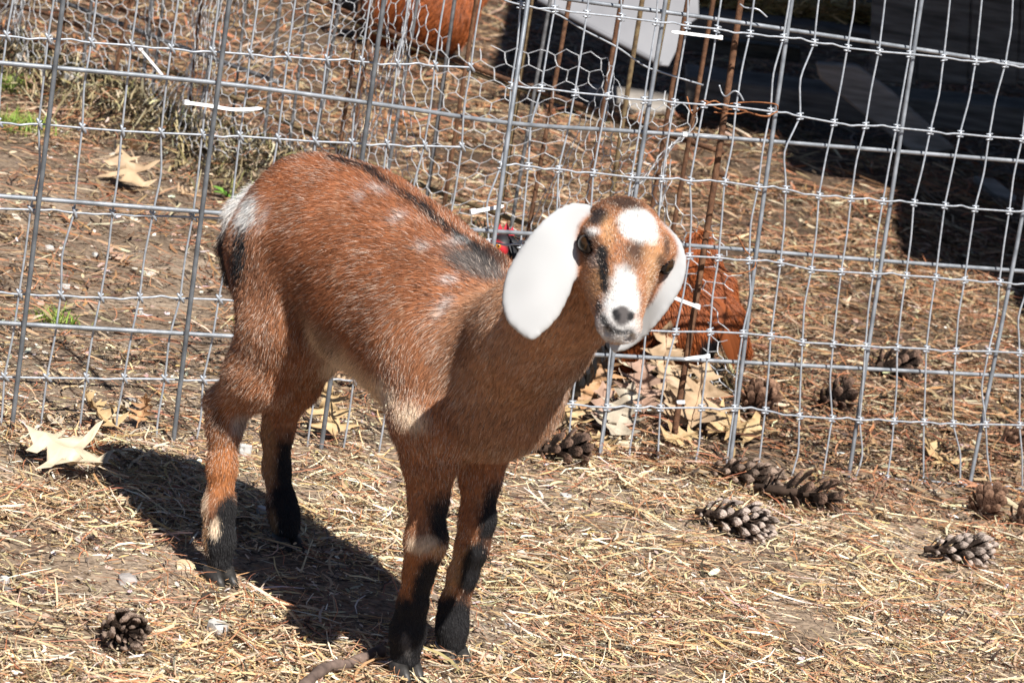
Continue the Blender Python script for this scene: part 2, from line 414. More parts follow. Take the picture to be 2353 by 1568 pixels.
RK = {0: (-7, [(1332, 13.4), (1419, 23), (1502, 35), (1590, 44), (1679.5, 56.6), (1758.7, 66), (1835, 74.6), (1919, 86), (2005, 95.7), (2083.7, 109), (2169, 123), (2249.4, 132), (2327.5, 138.5), (2415.5, 147.3), (2497, 157.7), (2572.8, 164.6)]),
      1: (-7, [(1308, 220), (1385, 225.8), (1471, 237), (1556, 245), (1648.5, 256.4), (1725, 262), (1801.6, 268), (1884, 273.6), (1971.6, 285), (2047, 297.7), (2134, 313.8), (2214.6, 321.5), (2294, 327), (2381, 335.6), (2457, 342.5), (2531.5, 350), (2615.7, 356)]),
      2: (-7, [(1281.5, 423), (1352, 424.8), (1429.6, 432.5), (1519, 442), (1616, 453.5), (1695, 457), (1766.4, 463), (1854.4, 465), (1940, 478), (2011, 484), (2096, 500.6), (2178, 508), (2259.7, 514.7), (2339, 518.6), (2417.8, 526), (2495, 534), (2583, 540.4)]),
      3: (-1, [(1764, 655), (1839, 659), (1917, 666), (1997.7, 672), (2076.4, 689.7), (2153, 695), (2235, 700), (2318.9, 704.6), (2394.7, 709.6), (2468.9, 715.8), (2558, 721)]),
      4: (-2, [(1653, 845), (1729, 848), (1817, 848), (1901, 852), (1972.8, 858.8), (2053.6, 875.4), (2132.4, 879.5), (2215, 884.9), (2296, 888.6), (2370.7, 892), (2446, 897.3), (2530, 898), (2609, 902)]),
      5: (-4, [(1464, 1033), (1553, 1042), (1631, 1043), (1690, 1043), (1795, 1042), (1879, 1043), (1958.3, 1049.4), (2046, 1064), (2129.5, 1070), (2200.7, 1074), (2287.8, 1076.4), (2364.5, 1078.4), (2439, 1082.6), (2522.8, 1084.7), (2609, 1086.7)]),
      6: (8, [(2453, 1261), (2533, 1265.6), (2613, 1267)])}
def nodes(P, obs, k0, k1, r0, r1):
    known = {}
    for r, (k, pts) in obs.items():
        for i, (a, b2) in enumerate(pts): known[(k + i, r)] = P.hit(a * K, b2 * K)
    kk = np.array(list(known), float); res = np.array([known[q] - P.grid(*q) for q in known])
    out = {}
    for r in range(r0, r1 + 1):
        for k in range(k0, k1 + 1):
            if (k, r) in known: out[(k, r)] = known[(k, r)]; continue
            d = ((kk[:, 0] - k) * .7) ** 2 + (kk[:, 1] - r) ** 2
            w = 1 / (d + .3) ** 2
            out[(k, r)] = P.grid(k, r) + (w[:, None] * res).sum(0) / w.sum()
    return out
def to_ground(p, q):
    """carry the line p->q on below q until it enters the ground"""
    d = q - p; d /= np.linalg.norm(d)
    s = q.copy()
    for i in range(60):
        if s[2] < float(gz(s[0], s[1])) - .006: break
        s = s + d * .006
    return s
def knot_mesh(kind):
    if kind == 's':
        a = tube([(-.0050, -.0018, .0062), (-.0030, -.0030, .0036), (.0030, -.0030, -.0036), (.0050, -.0016, -.0062)], [.0014, .0018, .0018, .0014], 6)
        b2 = tube([(-.0042, .0018, -.0042), (0, .0028, 0), (.0042, .0018, .0042)], .0014, 5)
        return join([a, b2])
    a = tube([(-.0052, -.0004, .0036), (-.0038, -.0020, .0038), (.0038, -.0020, .0038), (.0052, -.0004, .0036)], .0012, 6)
    b2 = tube([(-.0052, -.0004, -.0036), (-.0038, -.0020, -.0038), (.0038, -.0020, -.0038), (.0052, -.0004, -.0036)], .0012, 6)
    c = tube([(0, -.0010, .0040), (0, -.0014, 0), (0, -.0010, -.0040)], .0022, 6)
    return join([a, b2, c])
def weave(P, ND, k0, k1, r0, r1, name, label, kind, kinks, foot, rr=.00145):
    base = P.grid((k0 + k1) / 2, 6); base[2] = float(gz(base[0], base[1]))
    th = thing(name, label, 'wire fence', base)
    sd = np.random.default_rng(k1 * 31 + 5)
    for k in range(k0, k1 + 1):
        rows = [r for r in range(r0, r1 + 1) if foot or True]
        ctl = []
        for r in rows:
            p = ND[(k, r)]
            ctl.append(p)
            if r < r1:
                q = ND[(k, r + 1)]
                j = kinks.get((k, r), sd.normal(0, .0016))
                bow = sd.normal(0, .0012)
                for tt, ww in ((.18, .35), (.5, 1.0), (.82, .35)):
                    ctl.append(p * (1 - tt) + q * tt + P.rt * j * ww + P.n * bow * ww)
        pts = spline(ctl, 3)
        low = to_ground(pts[-8], pts[-1])
        zz = np.array([float(gz(a[0], a[1])) for a in pts])
        above = pts[:, 2] > zz - .01
        pts = pts[above] if not above.all() else np.vstack([pts, low])
        v, f = tube(pts - base, rr, 6)
        link('stay_wire', mesh_py('stay_wire', v, f), galv, th)
    for r in range(r0, r1 + 1):
        ctl = []
        for k in range(k0, k1 + 1):
            p = ND[(k, r)] + P.n * .0022
            ctl.append(p)
            if k < k1:
                q = ND[(k + 1, r)] + P.n * .0022
                j = sd.choice([0, 0, .0025, -.001, .002, -.002])
                for tt, s2 in ((.3, .3), (.52, 1.0), (.75, .2)):
                    ctl.append(p * (1 - tt) + q * tt + P.up * j * s2)
        ctl = np.array(ctl); zz = np.array([float(gz(a[0], a[1])) for a in ctl])
        ctl = ctl[ctl[:, 2] > zz - .012]
        if len(ctl) < 6: continue
        v, f = tube(spline(ctl, 3) - base, rr * .95, 6)
        link('line_wire', mesh_py('line_wire', v, f), galv, th)
    v, f = knot_mesh(kind); km = mesh_py('knot', v, f); km.materials.append(galv)
    M3 = np.stack([P.rt, -P.n, P.up], 1)
    for r in range(r0, r1 + 1):
        for k in range(k0, k1 + 1):
            p = ND[(k, r)]
            if p[2] < float(gz(p[0], p[1])): continue
            pv = proj(p)
            if not (-60 < pv[0] < 2420 and -60 < pv[1] < 1640): continue
            o = link('knot', km, None, th)
            a = sd.normal(0, .12); R2 = np.array([[math.cos(a), 0, -math.sin(a)], [0, 1, 0], [math.sin(a), 0, math.cos(a)]])
            m = np.eye(4); m[:3, :3] = M3 @ R2; m[:3, 3] = p - base
            o.matrix_local = Matrix(m.tolist())
    return th
NL = nodes(PL, LK, -1, 12, -1, 5)
for r in range(-1, 6):                                     # the roll ends in tails twisted back on the join rod
    NL[(12, r)] = NL[(12, r)]
NR = nodes(PR, RK, -7, 12, -1, 6)
for k in range(6, 13):                                      # the bottom line wire lies on the ground
    q = NR[(k, 6)]; q[2] = max(q[2], float(gz(q[0], q[1])) + .004)
weave(PL, NL, -1, 12, -1, 5, 'woven_wire_fence', 'woven wire mesh with slanted knots, tied behind the grey rods near the grass tufts', 's', {(1, 1): .006, (4, 1): .005, (5, 3): -.004, (11, 1): -.006}, True)
weave(PR, NR, -7, 12, -1, 6, 'woven_wire_fence', 'woven wire mesh with square knots, in front of the rods before the dark shed', 'q',
      {(2, 0): -.010, (2, 1): -.013, (1, 0): -.006, (1, 3): .007, (1, 2): -.004, (0, 1): .003, (9, 3): .006, (9, 4): -.007, (10, 3): -.008, (0, 5): .004, (-1, 4): -.004, (3, 5): .006, (5, 5): .010, (8, 5): .006, (-6, 1): -.005, (-7, 1): .004, (-7, 2): -.010}, True)

# the stiff rod panel: runs unbroken along both rolls; in front of the mesh on one half, behind it on the other
def rod_pt(vx, vy, lay=0.0):
    w = float(smooth(1080, 1290, vx))
    a = PL.hit(vx, vy, .0085 + lay); b2 = PR.hit(vx, vy, -.0080 + lay)
    return a * (1 - w) + b2 * w
rp_base = rod_pt(1176, 1030); rp_base[2] = float(gz(rp_base[0], rp_base[1]))
rods = thing('rod_panel', 'stiff fence panel of thick grey steel rods carrying both woven wire meshes', 'fence panel', rp_base)
RV = .0030
for pts in ([(150, -40), (145, 0), (85, 500), (25, 1000)], [(532, -40), (527, 0), (462, 500), (398, 1012)], [(888, -40), (882, 0), (832, 360), (750, 940)],
            [(1216, -40), (1210, 20), (1170, 290), (1132, 570), (1065, 1010)], [(1532, -40), (1526, 20), (1450, 510), (1379, 1036)], [(1825, -40), (1819, 0), (1745, 520), (1678, 1052)],
            [(2123, -40), (2117, 0), (2037, 520), (1958, 1036)], [(2440, -40), (2340, 540), (2238, 1058)], [(-290, -40), (-380, 1000)]):
    p3 = [rod_pt(a, b2, .0058 if a < 1190 else .0) for a, b2 in pts]
    p3.append(to_ground(p3[-2], p3[-1]))
    v, f = tube(spline(p3, 5) - rp_base, RV, 8); link('upright_rod', mesh_py('upright_rod', v, f), galv_shaded if pts[0][0] < 1100 else galv_rod, rods)
for pts in ([(-320, 115), (-20, 143), (490, 190), (870, 240), (1170, 283), (1420, 300), (1680, 318), (2000, 343), (2360, 372), (2600, 390)],
            [(-320, 428), (-20, 449), (470, 487), (850, 513), (1190, 535), (1600, 565), (2000, 597), (2370, 624), (2600, 640)],
            [(-320, 720), (-20, 740), (530, 772), (950, 793), (1380, 815), (1900, 842), (2370, 866), (2600, 877)],
            [(-320, -290), (490, -160), (1000, -60), (1290, -4), (1600, 38), (2000, 97), (2360, 152), (2600, 185)]):
    p3 = [rod_pt(a, b2, .0 if a < 1190 else -.0058) for a, b2 in pts]
    v, f = tube(spline(p3, 5) - rp_base, RV * .98, 8); link('cross_rod', mesh_py('cross_rod', v, f), galv_rod, rods)

# cable ties
tie_mat = mat_noise('white_nylon', [(.72, .73, .74), (.82, .82, .82)], 60, .4, 0, 0, spec=.5)
def strap(name, pts, wd, tk, label, headed=True, nrm=None):
    p = spline(pts, 6); n = len(p); t = np.gradient(p, axis=0); t /= np.linalg.norm(t, axis=1)[:, None]
    nn = -CF if nrm is None else nrm
    w = np.cross(t, nn); w /= np.linalg.norm(w, axis=1)[:, None]; h = np.cross(w, t)
    b0 = p.mean(0)
    tw = np.full(n, wd); tw[-1] *= .5
    V = np.stack([p - w * tw[:, None] / 2 + h * tk / 2, p + w * tw[:, None] / 2 + h * tk / 2, p + w * tw[:, None] / 2 - h * tk / 2, p - w * tw[:, None] / 2 - h * tk / 2], 1).reshape(-1, 3) - b0
    i = np.arange(n - 1)[:, None] * 4; j = np.arange(4)[None]; k2 = (j + 1) % 4
    F = np.stack([i + j, i + k2, i + 4 + k2, i + 4 + j], -1).reshape(-1, 4).tolist() + [[3, 2, 1, 0], [4 * n - 4, 4 * n - 3, 4 * n - 2, 4 * n - 1]]
    th = thing(name, label, 'cable tie', b0, 'cable ties holding the wire to the rods')
    me = mesh_py('strap', V, F, False); link('strap', me, tie_mat, th)
    if headed:
        v, f = box((0, 0, 0), np.stack([t[0], w[0], h[0]]), (wd * .75, wd * .75, tk * 2), .0006); link('locking_head', mesh_py('locking_head', v, f, False), tie_mat, th, p[0] - b0)
    return th
def L_(a, off=.014): return [PL.hit(x, y, off) for x, y in a]
def R_(a, off=.004): return [PR.hit(x, y, off) for x, y in a]
strap('cable_tie', L_([(428, 236), (480, 243), (540, 252), (602, 249)]), .0042, .0014, 'long white cable tie sticking out across two rods above the goat tail')
strap('cable_tie', L_([(322, 112), (350, 145), (376, 176)], .0), .0032, .0012, 'thin white cable tie slanting down to the rod by the chicken wire')
strap('cable_tie', R_([(1654, 87), (1630, 84), (1590, 79), (1542, 73)], .006), .0040, .0014, 'white cable tie reaching past the end of the white metal sheet')
strap('cable_tie', R_([(1572, 309), (1610, 311), (1668, 316), (1690, 322)], -.016), .0042, .0014, 'white cable tie lying along the cross rod below the rusty tie wire')
strap('cable_tie', R_([(1602, 704), (1575, 694), (1543, 681)], -.03), .0048, .0018, 'white cable tie across the rusty post above the russet hen')
strap('cable_tie', R_([(1625, 818), (1600, 820), (1572, 824)], .002), .0040, .0014, 'short white cable tie resting on the ribbed rod above the oak leaves')
strap('cable_tie', L_([(1086, 486), (1120, 480), (1157, 473)], -.02), .0048, .0014, 'white cable tie behind the rod beside the black dorsal stripe')
strap('cable_tie', R_([(1572, 923), (1554, 923)], -.02), .0048, .003, 'stubby white cable tie round the foot of the rusty post', False)

# rusty tie wires, loose wire
tiew = mat_noise('rusty_tie_wire', [(.16, .06, .03), (.30, .12, .05), (.38, .17, .08)], 200, .8, .1, .3, 600, .2)
def wire_thing(name, runs, r, mat, label, cat='wire', group=None):
    b0 = runs[0].mean(0); th = thing(name, label, cat, b0, group)
    for q in runs:
        v, f = tube(spline(q, 6) - b0, r, 5); link('strand', mesh_py('strand', v, f), mat, th)
    return th
def tw(seq, P, offs): return np.array([P.hit(x, y, o) for (x, y), o in zip(seq, offs)])
wire_thing('tie_wire', [tw([(1578, 222), (1590, 262), (1612, 245), (1640, 232), (1660, 240), (1700, 236), (1740, 235), (1782, 240), (1786, 252)], PR, [-.03, -.02, 0, .004, -.01, -.03, -.01, .006, .004]),
                        tw([(1592, 240), (1620, 232), (1650, 250), (1700, 252), (1735, 262), (1760, 268), (1786, 256)], PR, [-.03, .004, -.02, -.03, -.02, .002, .004]),
                        tw([(1640, 258), (1690, 262), (1716, 258), (1740, 265), (1770, 268)], PR, [-.03, -.03, -.02, 0, .003])], .0010, tiew, 'rusty wire looped from the post to a rod in front of the shed')
wire_thing('tie_wire', [tw([(1588, 520), (1610, 528), (1650, 538), (1680, 540), (1695, 545), (1712, 575), (1722, 585)], PR, [-.05, -.04, -.03, -.01, .002, .006, .004]),
                        tw([(1590, 528), (1612, 545), (1630, 575), (1640, 600), (1660, 625), (1700, 628), (1730, 618), (1736, 602)], PR, [-.05, -.05, -.04, -.03, 0, .008, .008, .006])], .0010, tiew, 'twisted copper coloured wire hooked round a rod behind the white ear')
wire_thing('loose_wire', [tw([(1150, -12), (1167, 4), (1271, 30), (1336, 67), (1401, 100), (1427, 115), (1477, 150), (1515, 165), (1615, 196)], PR, [-.05] * 9)], .0014, galv, 'loose grey wire sagging across the dark gap under the metal sheet')
wire_thing('loose_wire', [tw([(1652, 196), (1658, 214), (1668, 222), (1685, 210), (1697, 214), (1708, 232)], PR, [-.02, -.02, -.01, 0, .004, .004]), tw([(1700, 10), (1712, 18), (1740, 22), (1762, 40)], PR, [-.02, -.01, 0, .004])], .0012, galv, 'short curled ends of bright cut wire in front of the beams')
# ------------------------------------------------------------------ rear fence: rusty rods and sagging chicken wire
rear_n = np.array([_rn[0], _rn[1], 0.0]); rear_o = np.array([REAR_A[0], REAR_A[1], 0.0]); rear_d = np.array([_rd[0], _rd[1], 0.0])
def rear(vx, vy, off=0.0): return on_plane(vx, vy, rear_o + rear_n * off, rear_n)
rb = np.array([REAR_A[0] * .5 + REAR_B[0] * .5, REAR_A[1] * .5 + REAR_B[1] * .5, 0.]); rb[2] = float(gz(rb[0], rb[1]))
rp = thing('rusty_rod_fence', 'old fence of rusty upright rods standing behind the galvanised panel', 'fence', rb)
tops = [(60, 10, 'd', 3.2), (150, 10, 'r', 3.6), (215, 10, 'd', 3.4), (300, 10, 'r', 3.8), (345, 10, 'd', 4.2), (372, 5, 'd', 3.2), (455, 5, 'r', 3.4), (494, 5, 'd', 3.4), (560, 5, 'd', 2.6), (650, 5, 'd', 3.2), (712, 5, 'd', 2.8),
        (776, 5, 'd', 3.2), (822, 5, 'r', 3.6), (861, 5, 'r', 3.0), (950, 5, 'd', 3.2), (1046, 5, 'd', 3.4), (1094, 5, 'o', 3.4), (1116, 5, 'r', 3.4), (1216, 5, 'o', 3.0), (1258, 5, 'd', 3.0), (1316, 5, 'r', 3.6),
        (1426, 5, 'r', 3.8), (1480, 5, 'o', 3.8), (1534, 5, 'o', 3.8), (1592, 5, 'r', 3.6), (1652, 5, 'r', 3.6)]
for i, (x, y, kd, r) in enumerate(tops):
    p = rear(x, y)
    top = p + np.array([0, 0, .28]) + np.array([RNG.normal(0, .006), RNG.normal(0, .006), 0])
    gzv = float(gz(p[0], p[1]))
    bot = np.array([p[0] + RNG.normal(0, .006), p[1] + RNG.normal(0, .006), gzv - .02])
    mid = (top + bot) / 2 + RNG.normal(0, .003, 3)
    v, f = tube(spline([top, mid, bot], 6) - rb, r / 1000, 7)
    link('upright_rod', mesh_py('upright_rod', v, f), {'r': rust, 'o': rust2, 'd': darkrod}[kd], rp)
for pts, mt, r in (([(-60, -170), (300, -150), (725, 0), (1075, 150), (1430, 275), (1660, 350)], rust, .0042), ([(786, 45), (1120, 180), (1300, 240), (1480, 300)], rust2, .0034),
                   ([(300, 130), (540, 225), (915, 404), (1200, 512), (1400, 585)], rust2, .0042), ([(-40, 5), (100, 30), (250, 90), (310, 110)], rust, .004), ([(-40, 50), (120, 110), (315, 200)], rust, .004),
                   ([(100, -10), (250, 45), (360, 88), (470, 128), (640, 190)], darkrod, .0042), ([(180, -15), (310, 35), (400, 70)], rust, .004)):
    q = [rear(a, b2, -.006) for a, b2 in pts]
    v, f = tube(spline(q, 5) - rb, r, 7); link('cross_rod', mesh_py('cross_rod', v, f), mt, rp)
# the single rusty bar where the two fences meet
post_base = gp(1562, 945)
pt = PR.hit(1702, 0, -.05); pb = PR.hit(1556, 950, -.05)
v, f = tube(spline([pt + (pt - pb) * .12, pt, (pt + pb) / 2 + np.array([.002, 0, 0]), pb, pb + (pb - pt) * .04], 6) - post_base, .0044, 8)
bar = thing('rebar_post', 'rusty pitted bar driven into the ground beside the russet hen', 'post', post_base)
link('bar', mesh_py('bar', v, f), rust, bar)
v, f = tube(np.array([PR.hit(1640, 392, -.052), PR.hit(1668, 404, -.052)]) - post_base, .0045, 7); link('stub', mesh_py('stub', v, f), rust, bar)

def hexnet(name, size, s0, s1, t0, t1, keep, place, r, mat, label):
    """hexagon wire net: honeycomb edges in (s,t), moved into space by place()"""
    a = size; dx = a * math.sqrt(3); dy = 1.5 * a
    ni = int((s1 - s0) / dx) + 2; nj = int((t1 - t0) / dy) + 2
    E = {}
    pts = {}
    for j in range(nj):
        for i in range(ni):
            cx = s0 + i * dx + (j % 2) * dx / 2; cy = t0 + j * dy
            c = [(cx + a * math.sin(k * math.pi / 3), cy + a * math.cos(k * math.pi / 3)) for k in range(6)]
            ks = []
            for q in c:
                key = (round(q[0] / a * 4), round(q[1] / a * 4)); pts.setdefault(key, q); ks.append(key)
            for k in range(6):
                e = tuple(sorted((ks[k], ks[(k + 1) % 6]))); E[e] = 1
    keys = list(pts); ix = {k: i for i, k in enumerate(keys)}; st = np.array([pts[k] for k in keys])
    P3 = place(st)
    ed = np.array([(ix[a2], ix[b2]) for a2, b2 in E]); mid = (st[ed[:, 0]] + st[ed[:, 1]]) / 2
    ed = ed[keep(mid)]
    A, B = P3[ed[:, 0]], P3[ed[:, 1]]
    M = (A + B) / 2 + RNG.normal(0, a * .06, A.shape)
    def seg(A, B, o, rr):
        t2 = B - A; t2 /= np.linalg.norm(t2, axis=1)[:, None] + 1e-9
        u = np.cross(t2, [.3, .2, .93]); u /= np.linalg.norm(u, axis=1)[:, None] + 1e-9; w = np.cross(t2, u)
        V = []
        for Q in (A, B):
            for k in range(3):
                an = k * 2.0944; V.append(Q + rr[:, None] * (math.cos(an) * u + math.sin(an) * w))
        V = np.stack(V, 1).reshape(-1, 3); n = len(A); b0 = np.arange(n)[:, None] * 6 + o
        F = np.concatenate([np.stack([b0[:, 0] + k, b0[:, 0] + (k + 1) % 3, b0[:, 0] + 3 + (k + 1) % 3, b0[:, 0] + 3 + k], -1) for k in range(3)])
        return V, F
    vert = np.abs(st[ed[:, 0], 0] - st[ed[:, 1], 0]) < a * .1           # twisted pairs are thicker
    rr = np.where(vert, r * 1.5, r)
    v1, f1 = seg(A, M, 0, rr); v2, f2 = seg(M, B, len(v1), rr)
    V = np.vstack([v1, v2]); F = np.vstack([f1, f2])
    b0 = V.mean(0); b0[2] = float(gz(b0[0], b0[1]))
    o = link(name, mesh_np(name, V - b0, F), mat, None, b0); tag(o, label, 'wire netting')
    return o
netw = mat_noise('netting_wire', [(.52, .53, .55), (.66, .67, .68)], 90, .45, .15, 0, spec=.5)
LEN = float(np.linalg.norm(REAR_B - REAR_A))
def place_net(st):
    s, t2 = st[:, 0], st[:, 1]
    n1_ = fbm(s * 3.1 + 2, t2 * 3.3, 51); n2_ = fbm(s * 3.4 + 9, t2 * 2.7, 57); n3_ = fbm(s * 9, t2 * 9, 63)
    # bunched folds
    s2 = s + .10 * (n1_ - .5) + .05 * np.sin(t2 * 9 + s * 5) * smooth(.9, .4, s) + (.03 + .05 * smooth(.7, .2, s)) * (n3_ - .5)
    t3 = t2 + .09 * (n2_ - .5) - .05 * np.sin(s * 6.0) * smooth(.3, .8, s)
    off = .03 + .12 * (n1_ - .4) + .05 * np.sin(s * 11 + t2 * 4) + .03 * (n3_ - .5)
    P = rear_o + s2[:, None] * rear_d + np.abs(off)[:, None] * rear_n
    g2 = gz(P[:, 0], P[:, 1]); P[:, 2] = g2 + np.maximum(t3, -.01)
    return P
def keep_net(m):
    s, t2 = m[:, 0], m[:, 1]
    top = .355 + .07 * smooth(.57, .75, s) + .6 * smooth(.72, .90, s) + .03 * (fbm(s * 4, s * 0, 71) - .5) - .06 * smooth(.22, .0, s)
    return (t2 < top) & (s > -.12 + .1 * fbm(t2 * 5, t2 * 0, 73)) & (t2 > -.005)
hexnet('chicken_wire', .0150, -.15, LEN + .4, 0, .85, keep_net, place_net, .00068, netw, 'crumpled hexagonal chicken wire sagging against the rusty rods')

# ------------------------------------------------------------------ shed
wood_d = mat_noise('old_dark_timber', [(.06, .054, .048), (.12, .108, .096), (.19, .172, .155)], 9, .85, 0, .5, 60, .2, (1, 1, 9), bdist=.003)
wood_l = mat_noise('weathered_grey_timber', [(.16, .14, .12), (.24, .215, .19), (.32, .29, .26)], 12, .85, 0, .5, 70, .2, (1, 1, 8), bdist=.003)
sheet_m = mat_noise('galvanised_sheet', [(.135, .135, .148), (.17, .17, .183), (.21, .21, .222)], 6, .65, .05, .1, 20, .5)
SY = 7.4
sb = np.array([.9, SY, float(gz(.9, SY))])
shed = thing('timber_shed', 'dark timber shed on heavy beams in deep shade behind the wire', 'shed', sb)
def slab(name, poly, Y, th, mat, parent=shed, base=sb, nrm=(0, -1, 0), at=None, bev=.004):
    n = np.array(nrm, float); n /= np.linalg.norm(n); o = np.array([0, Y, 0.]) if at is None else at
    pts = np.array([on_plane(a, b2, o, n) for a, b2 in poly]); k = len(pts)
    V = np.vstack([pts, pts - n * th]) - base
    fr = list(range(k)); bk = [k + i for i in range(k)][::-1]
    F = [fr, bk] + [[i, k + i, k + (i + 1) % k, (i + 1) % k] for i in range(k)]
    me = mesh_py(name, V, F, False)
    import bmesh
    bm = bmesh.new(); bm.from_mesh(me); bmesh.ops.recalc_face_normals(bm, faces=bm.faces[:])
    if bev: bmesh.ops.bevel(bm, geom=bm.edges[:], offset=bev, segments=1, affect='EDGES')
    bm.to_mesh(me); bm.free()
    return link(name, me, mat, parent)
slab('beam', [(1570, 26), (2075, 84), (2075, 132), (1570, 76)], 7.6, .16, wood_d)
slab('beam', [(1575, 84), (1840, 112), (1840, 146), (1575, 118)], 7.8, .16, wood_d)
slab('sill_beam', [(1575, 176), (1996, 226), (1996, 288), (1575, 240)], 7.35, .18, wood_d)
slab('sill_beam', [(1992, 218), (2480, 262), (2480, 322), (1992, 286)], 7.5, .16, wood_d)
for a, b2 in ((2012, 2118), (2121, 2236), (2239, 2350), (2353, 2480)):
    slab('wall_board', [(a, -160), (b2, -150), (b2 - 14, 198), (a - 16, 186)], 7.45, .03, wood_d)
slab('leaning_plank', [(1874, 146), (1972, 152), (2052, 213), (2196, 344), (2104, 358), (1974, 257), (1882, 180)], 7.1, .035, wood_l)
slab('wall_board', [(1000, -260), (1560, -200), (1560, 150), (1000, 110)], 10.4, .04, wood_d)
slab('wall_board', [(1562, -200), (2240, -120), (2240, 215), (1562, 150)], 10.4, .04, wood_d)
slab('foundation_beam', [(1100, 40), (2240, 170), (2240, 260), (1100, 170)], 10.2, .1, wood_d)
# roof over it: above the frame, added and sized to keep the place dark
rz = 1.95
RX0, RX1, RY0, RY1 = .60, 4.6, 6.05, 10.6
v, f = box(((RX0 + RX1) / 2, (RY0 + RY1) / 2, rz), np.eye(3), ((RX1 - RX0) / 2, (RY1 - RY0) / 2, .03), .004)
link('shade_roof', mesh_py('shade_roof', np.array(v) - sb, f, False), wood_d, shed)
for x, y in ((RX0 + .15, RY1 - .1), (RX1 - .1, RY0 + .1), (RX1 - .1, RY1 - .1), (2.4, RY0 + .1)):
    z0 = float(gz(x, y)); v, f = box((x, y, (z0 + rz) / 2), np.eye(3), (.05, .05, (rz - z0) / 2), .004)
    link('shade_roof_post', mesh_py('shade_roof_post', np.array(v) - sb, f, False), wood_d, shed)
for i in range(17):                                          # unseen boards added ahead of the roof, ragged edge slanted to shape its shade
    xa = 1.02 + i * .21; y0_ = max(4.35, min(6.0, 5.74 - (xa + .09 - 1.17) * 2.1)) + .06 * math.sin(i * 2.3) + .04 * math.sin(i * 5.1)
    v, f = box((xa + .09, (y0_ + 6.3) / 2, rz - .05 + .026 * (i % 2)), np.eye(3), (.108, (6.3 - y0_) / 2, .012), .002)
    link('shade_board', mesh_py('shade_board', np.array(v) - sb, f, False), wood_d, shed)
# side wall closing the far flank
v, f = box((4.4, 8.6, .8), np.eye(3), (.03, 1.9, 1.1), .004); link('side_wall', mesh_py('side_wall', np.array(v) - sb, f, False), wood_d, shed)

b0 = gp(1450, 262)
blk = thing('timber_offcut', 'short weathered grey timber block lying at the edge of the dark gap', 'timber', b0)
yy = float(b0[1])
slab('block', [(1352, 190), (1440, 196), (1545, 212), (1552, 262), (1446, 258), (1438, 236), (1352, 226)], yy, .16, wood_l, blk, b0, nrm=(0, -.75, .66), at=on_plane(1450, 225, (0, yy, 0), (0, -1, 0)), bev=.006)
b1 = gp(2300, 470)
pl2 = thing('plank', 'pale broken plank end lying on the shaded ground below the leaning plank', 'plank', b1)
slab('board', [(2236, 402), (2286, 410), (2336, 450), (2330, 466), (2280, 440)], 0, .02, wood_l, pl2, b1, nrm=(0, -.5, .86), at=b1 + np.array([0, 0, .03]), bev=.002)
b2_ = on_plane(1400, 150, (0, 7.0, 0), (0, -1, 0)); b2_[2] = float(gz(b2_[0], b2_[1]))
sh = thing('metal_sheet', 'pale grey folded metal sheet propped at a slant over the dark gap', 'metal sheet', b2_)
at_ = on_plane(1420, 60, (0, 7.0, 0), (0, -1, 0))
slab('sheet', [(1235, -2), (1600, -170), (1606, 40), (1572, 62), (1556, 112), (1536, 152), (1518, 150)], 0, .006, sheet_m, sh, b2_, nrm=(.12, -.78, .62), at=at_, bev=.001)
e0 = on_plane(1236, -1, at_, (.12, -.78, .62)); e1 = on_plane(1519, 149, at_, (.12, -.78, .62))
v, f = tube(np.array([e0, e1]) - b2_, .006, 6); link('rolled_edge', mesh_py('rolled_edge', v, f), sheet_m, sh)
# hay lying on the shed floor beam
hx = RNG.random(2600); hp = np.array([on_plane(1560 + 520 * q, 10 + 56 * q - 30 * w, (0, 7.7, 0), (0, -1, 0)) for q, w in zip(hx, RNG.random(2600))])
hy = RNG.random(2600) * math.pi; hl = .03 + .09 * RNG.random(2600)
dv_ = np.stack([np.cos(hy), np.sin(hy) * .6, RNG.normal(0, .25, 2600)], -1) * hl[:, None] / 2
hw = np.stack([-np.sin(hy), np.cos(hy), RNG.normal(0, .5, 2600)], -1) * .0016
hp[:, 1] += RNG.random(2600) * .12
V = np.stack([hp - dv_ - hw, hp - dv_ + hw, hp + dv_ + hw, hp + dv_ - hw], 1).reshape(-1, 3)
o = link('hay', mesh_np('hay', V, np.arange(2600 * 4).reshape(-1, 4), False, np.repeat(palette(2600, [(.4, .28, .1), (.3, .2, .08), (.5, .36, .16)], [1, 1, 1]), 4, axis=0)), straw_mat)
tag(o, 'loose yellow hay spilling over the top of the dark beams', 'hay', kind='stuff')
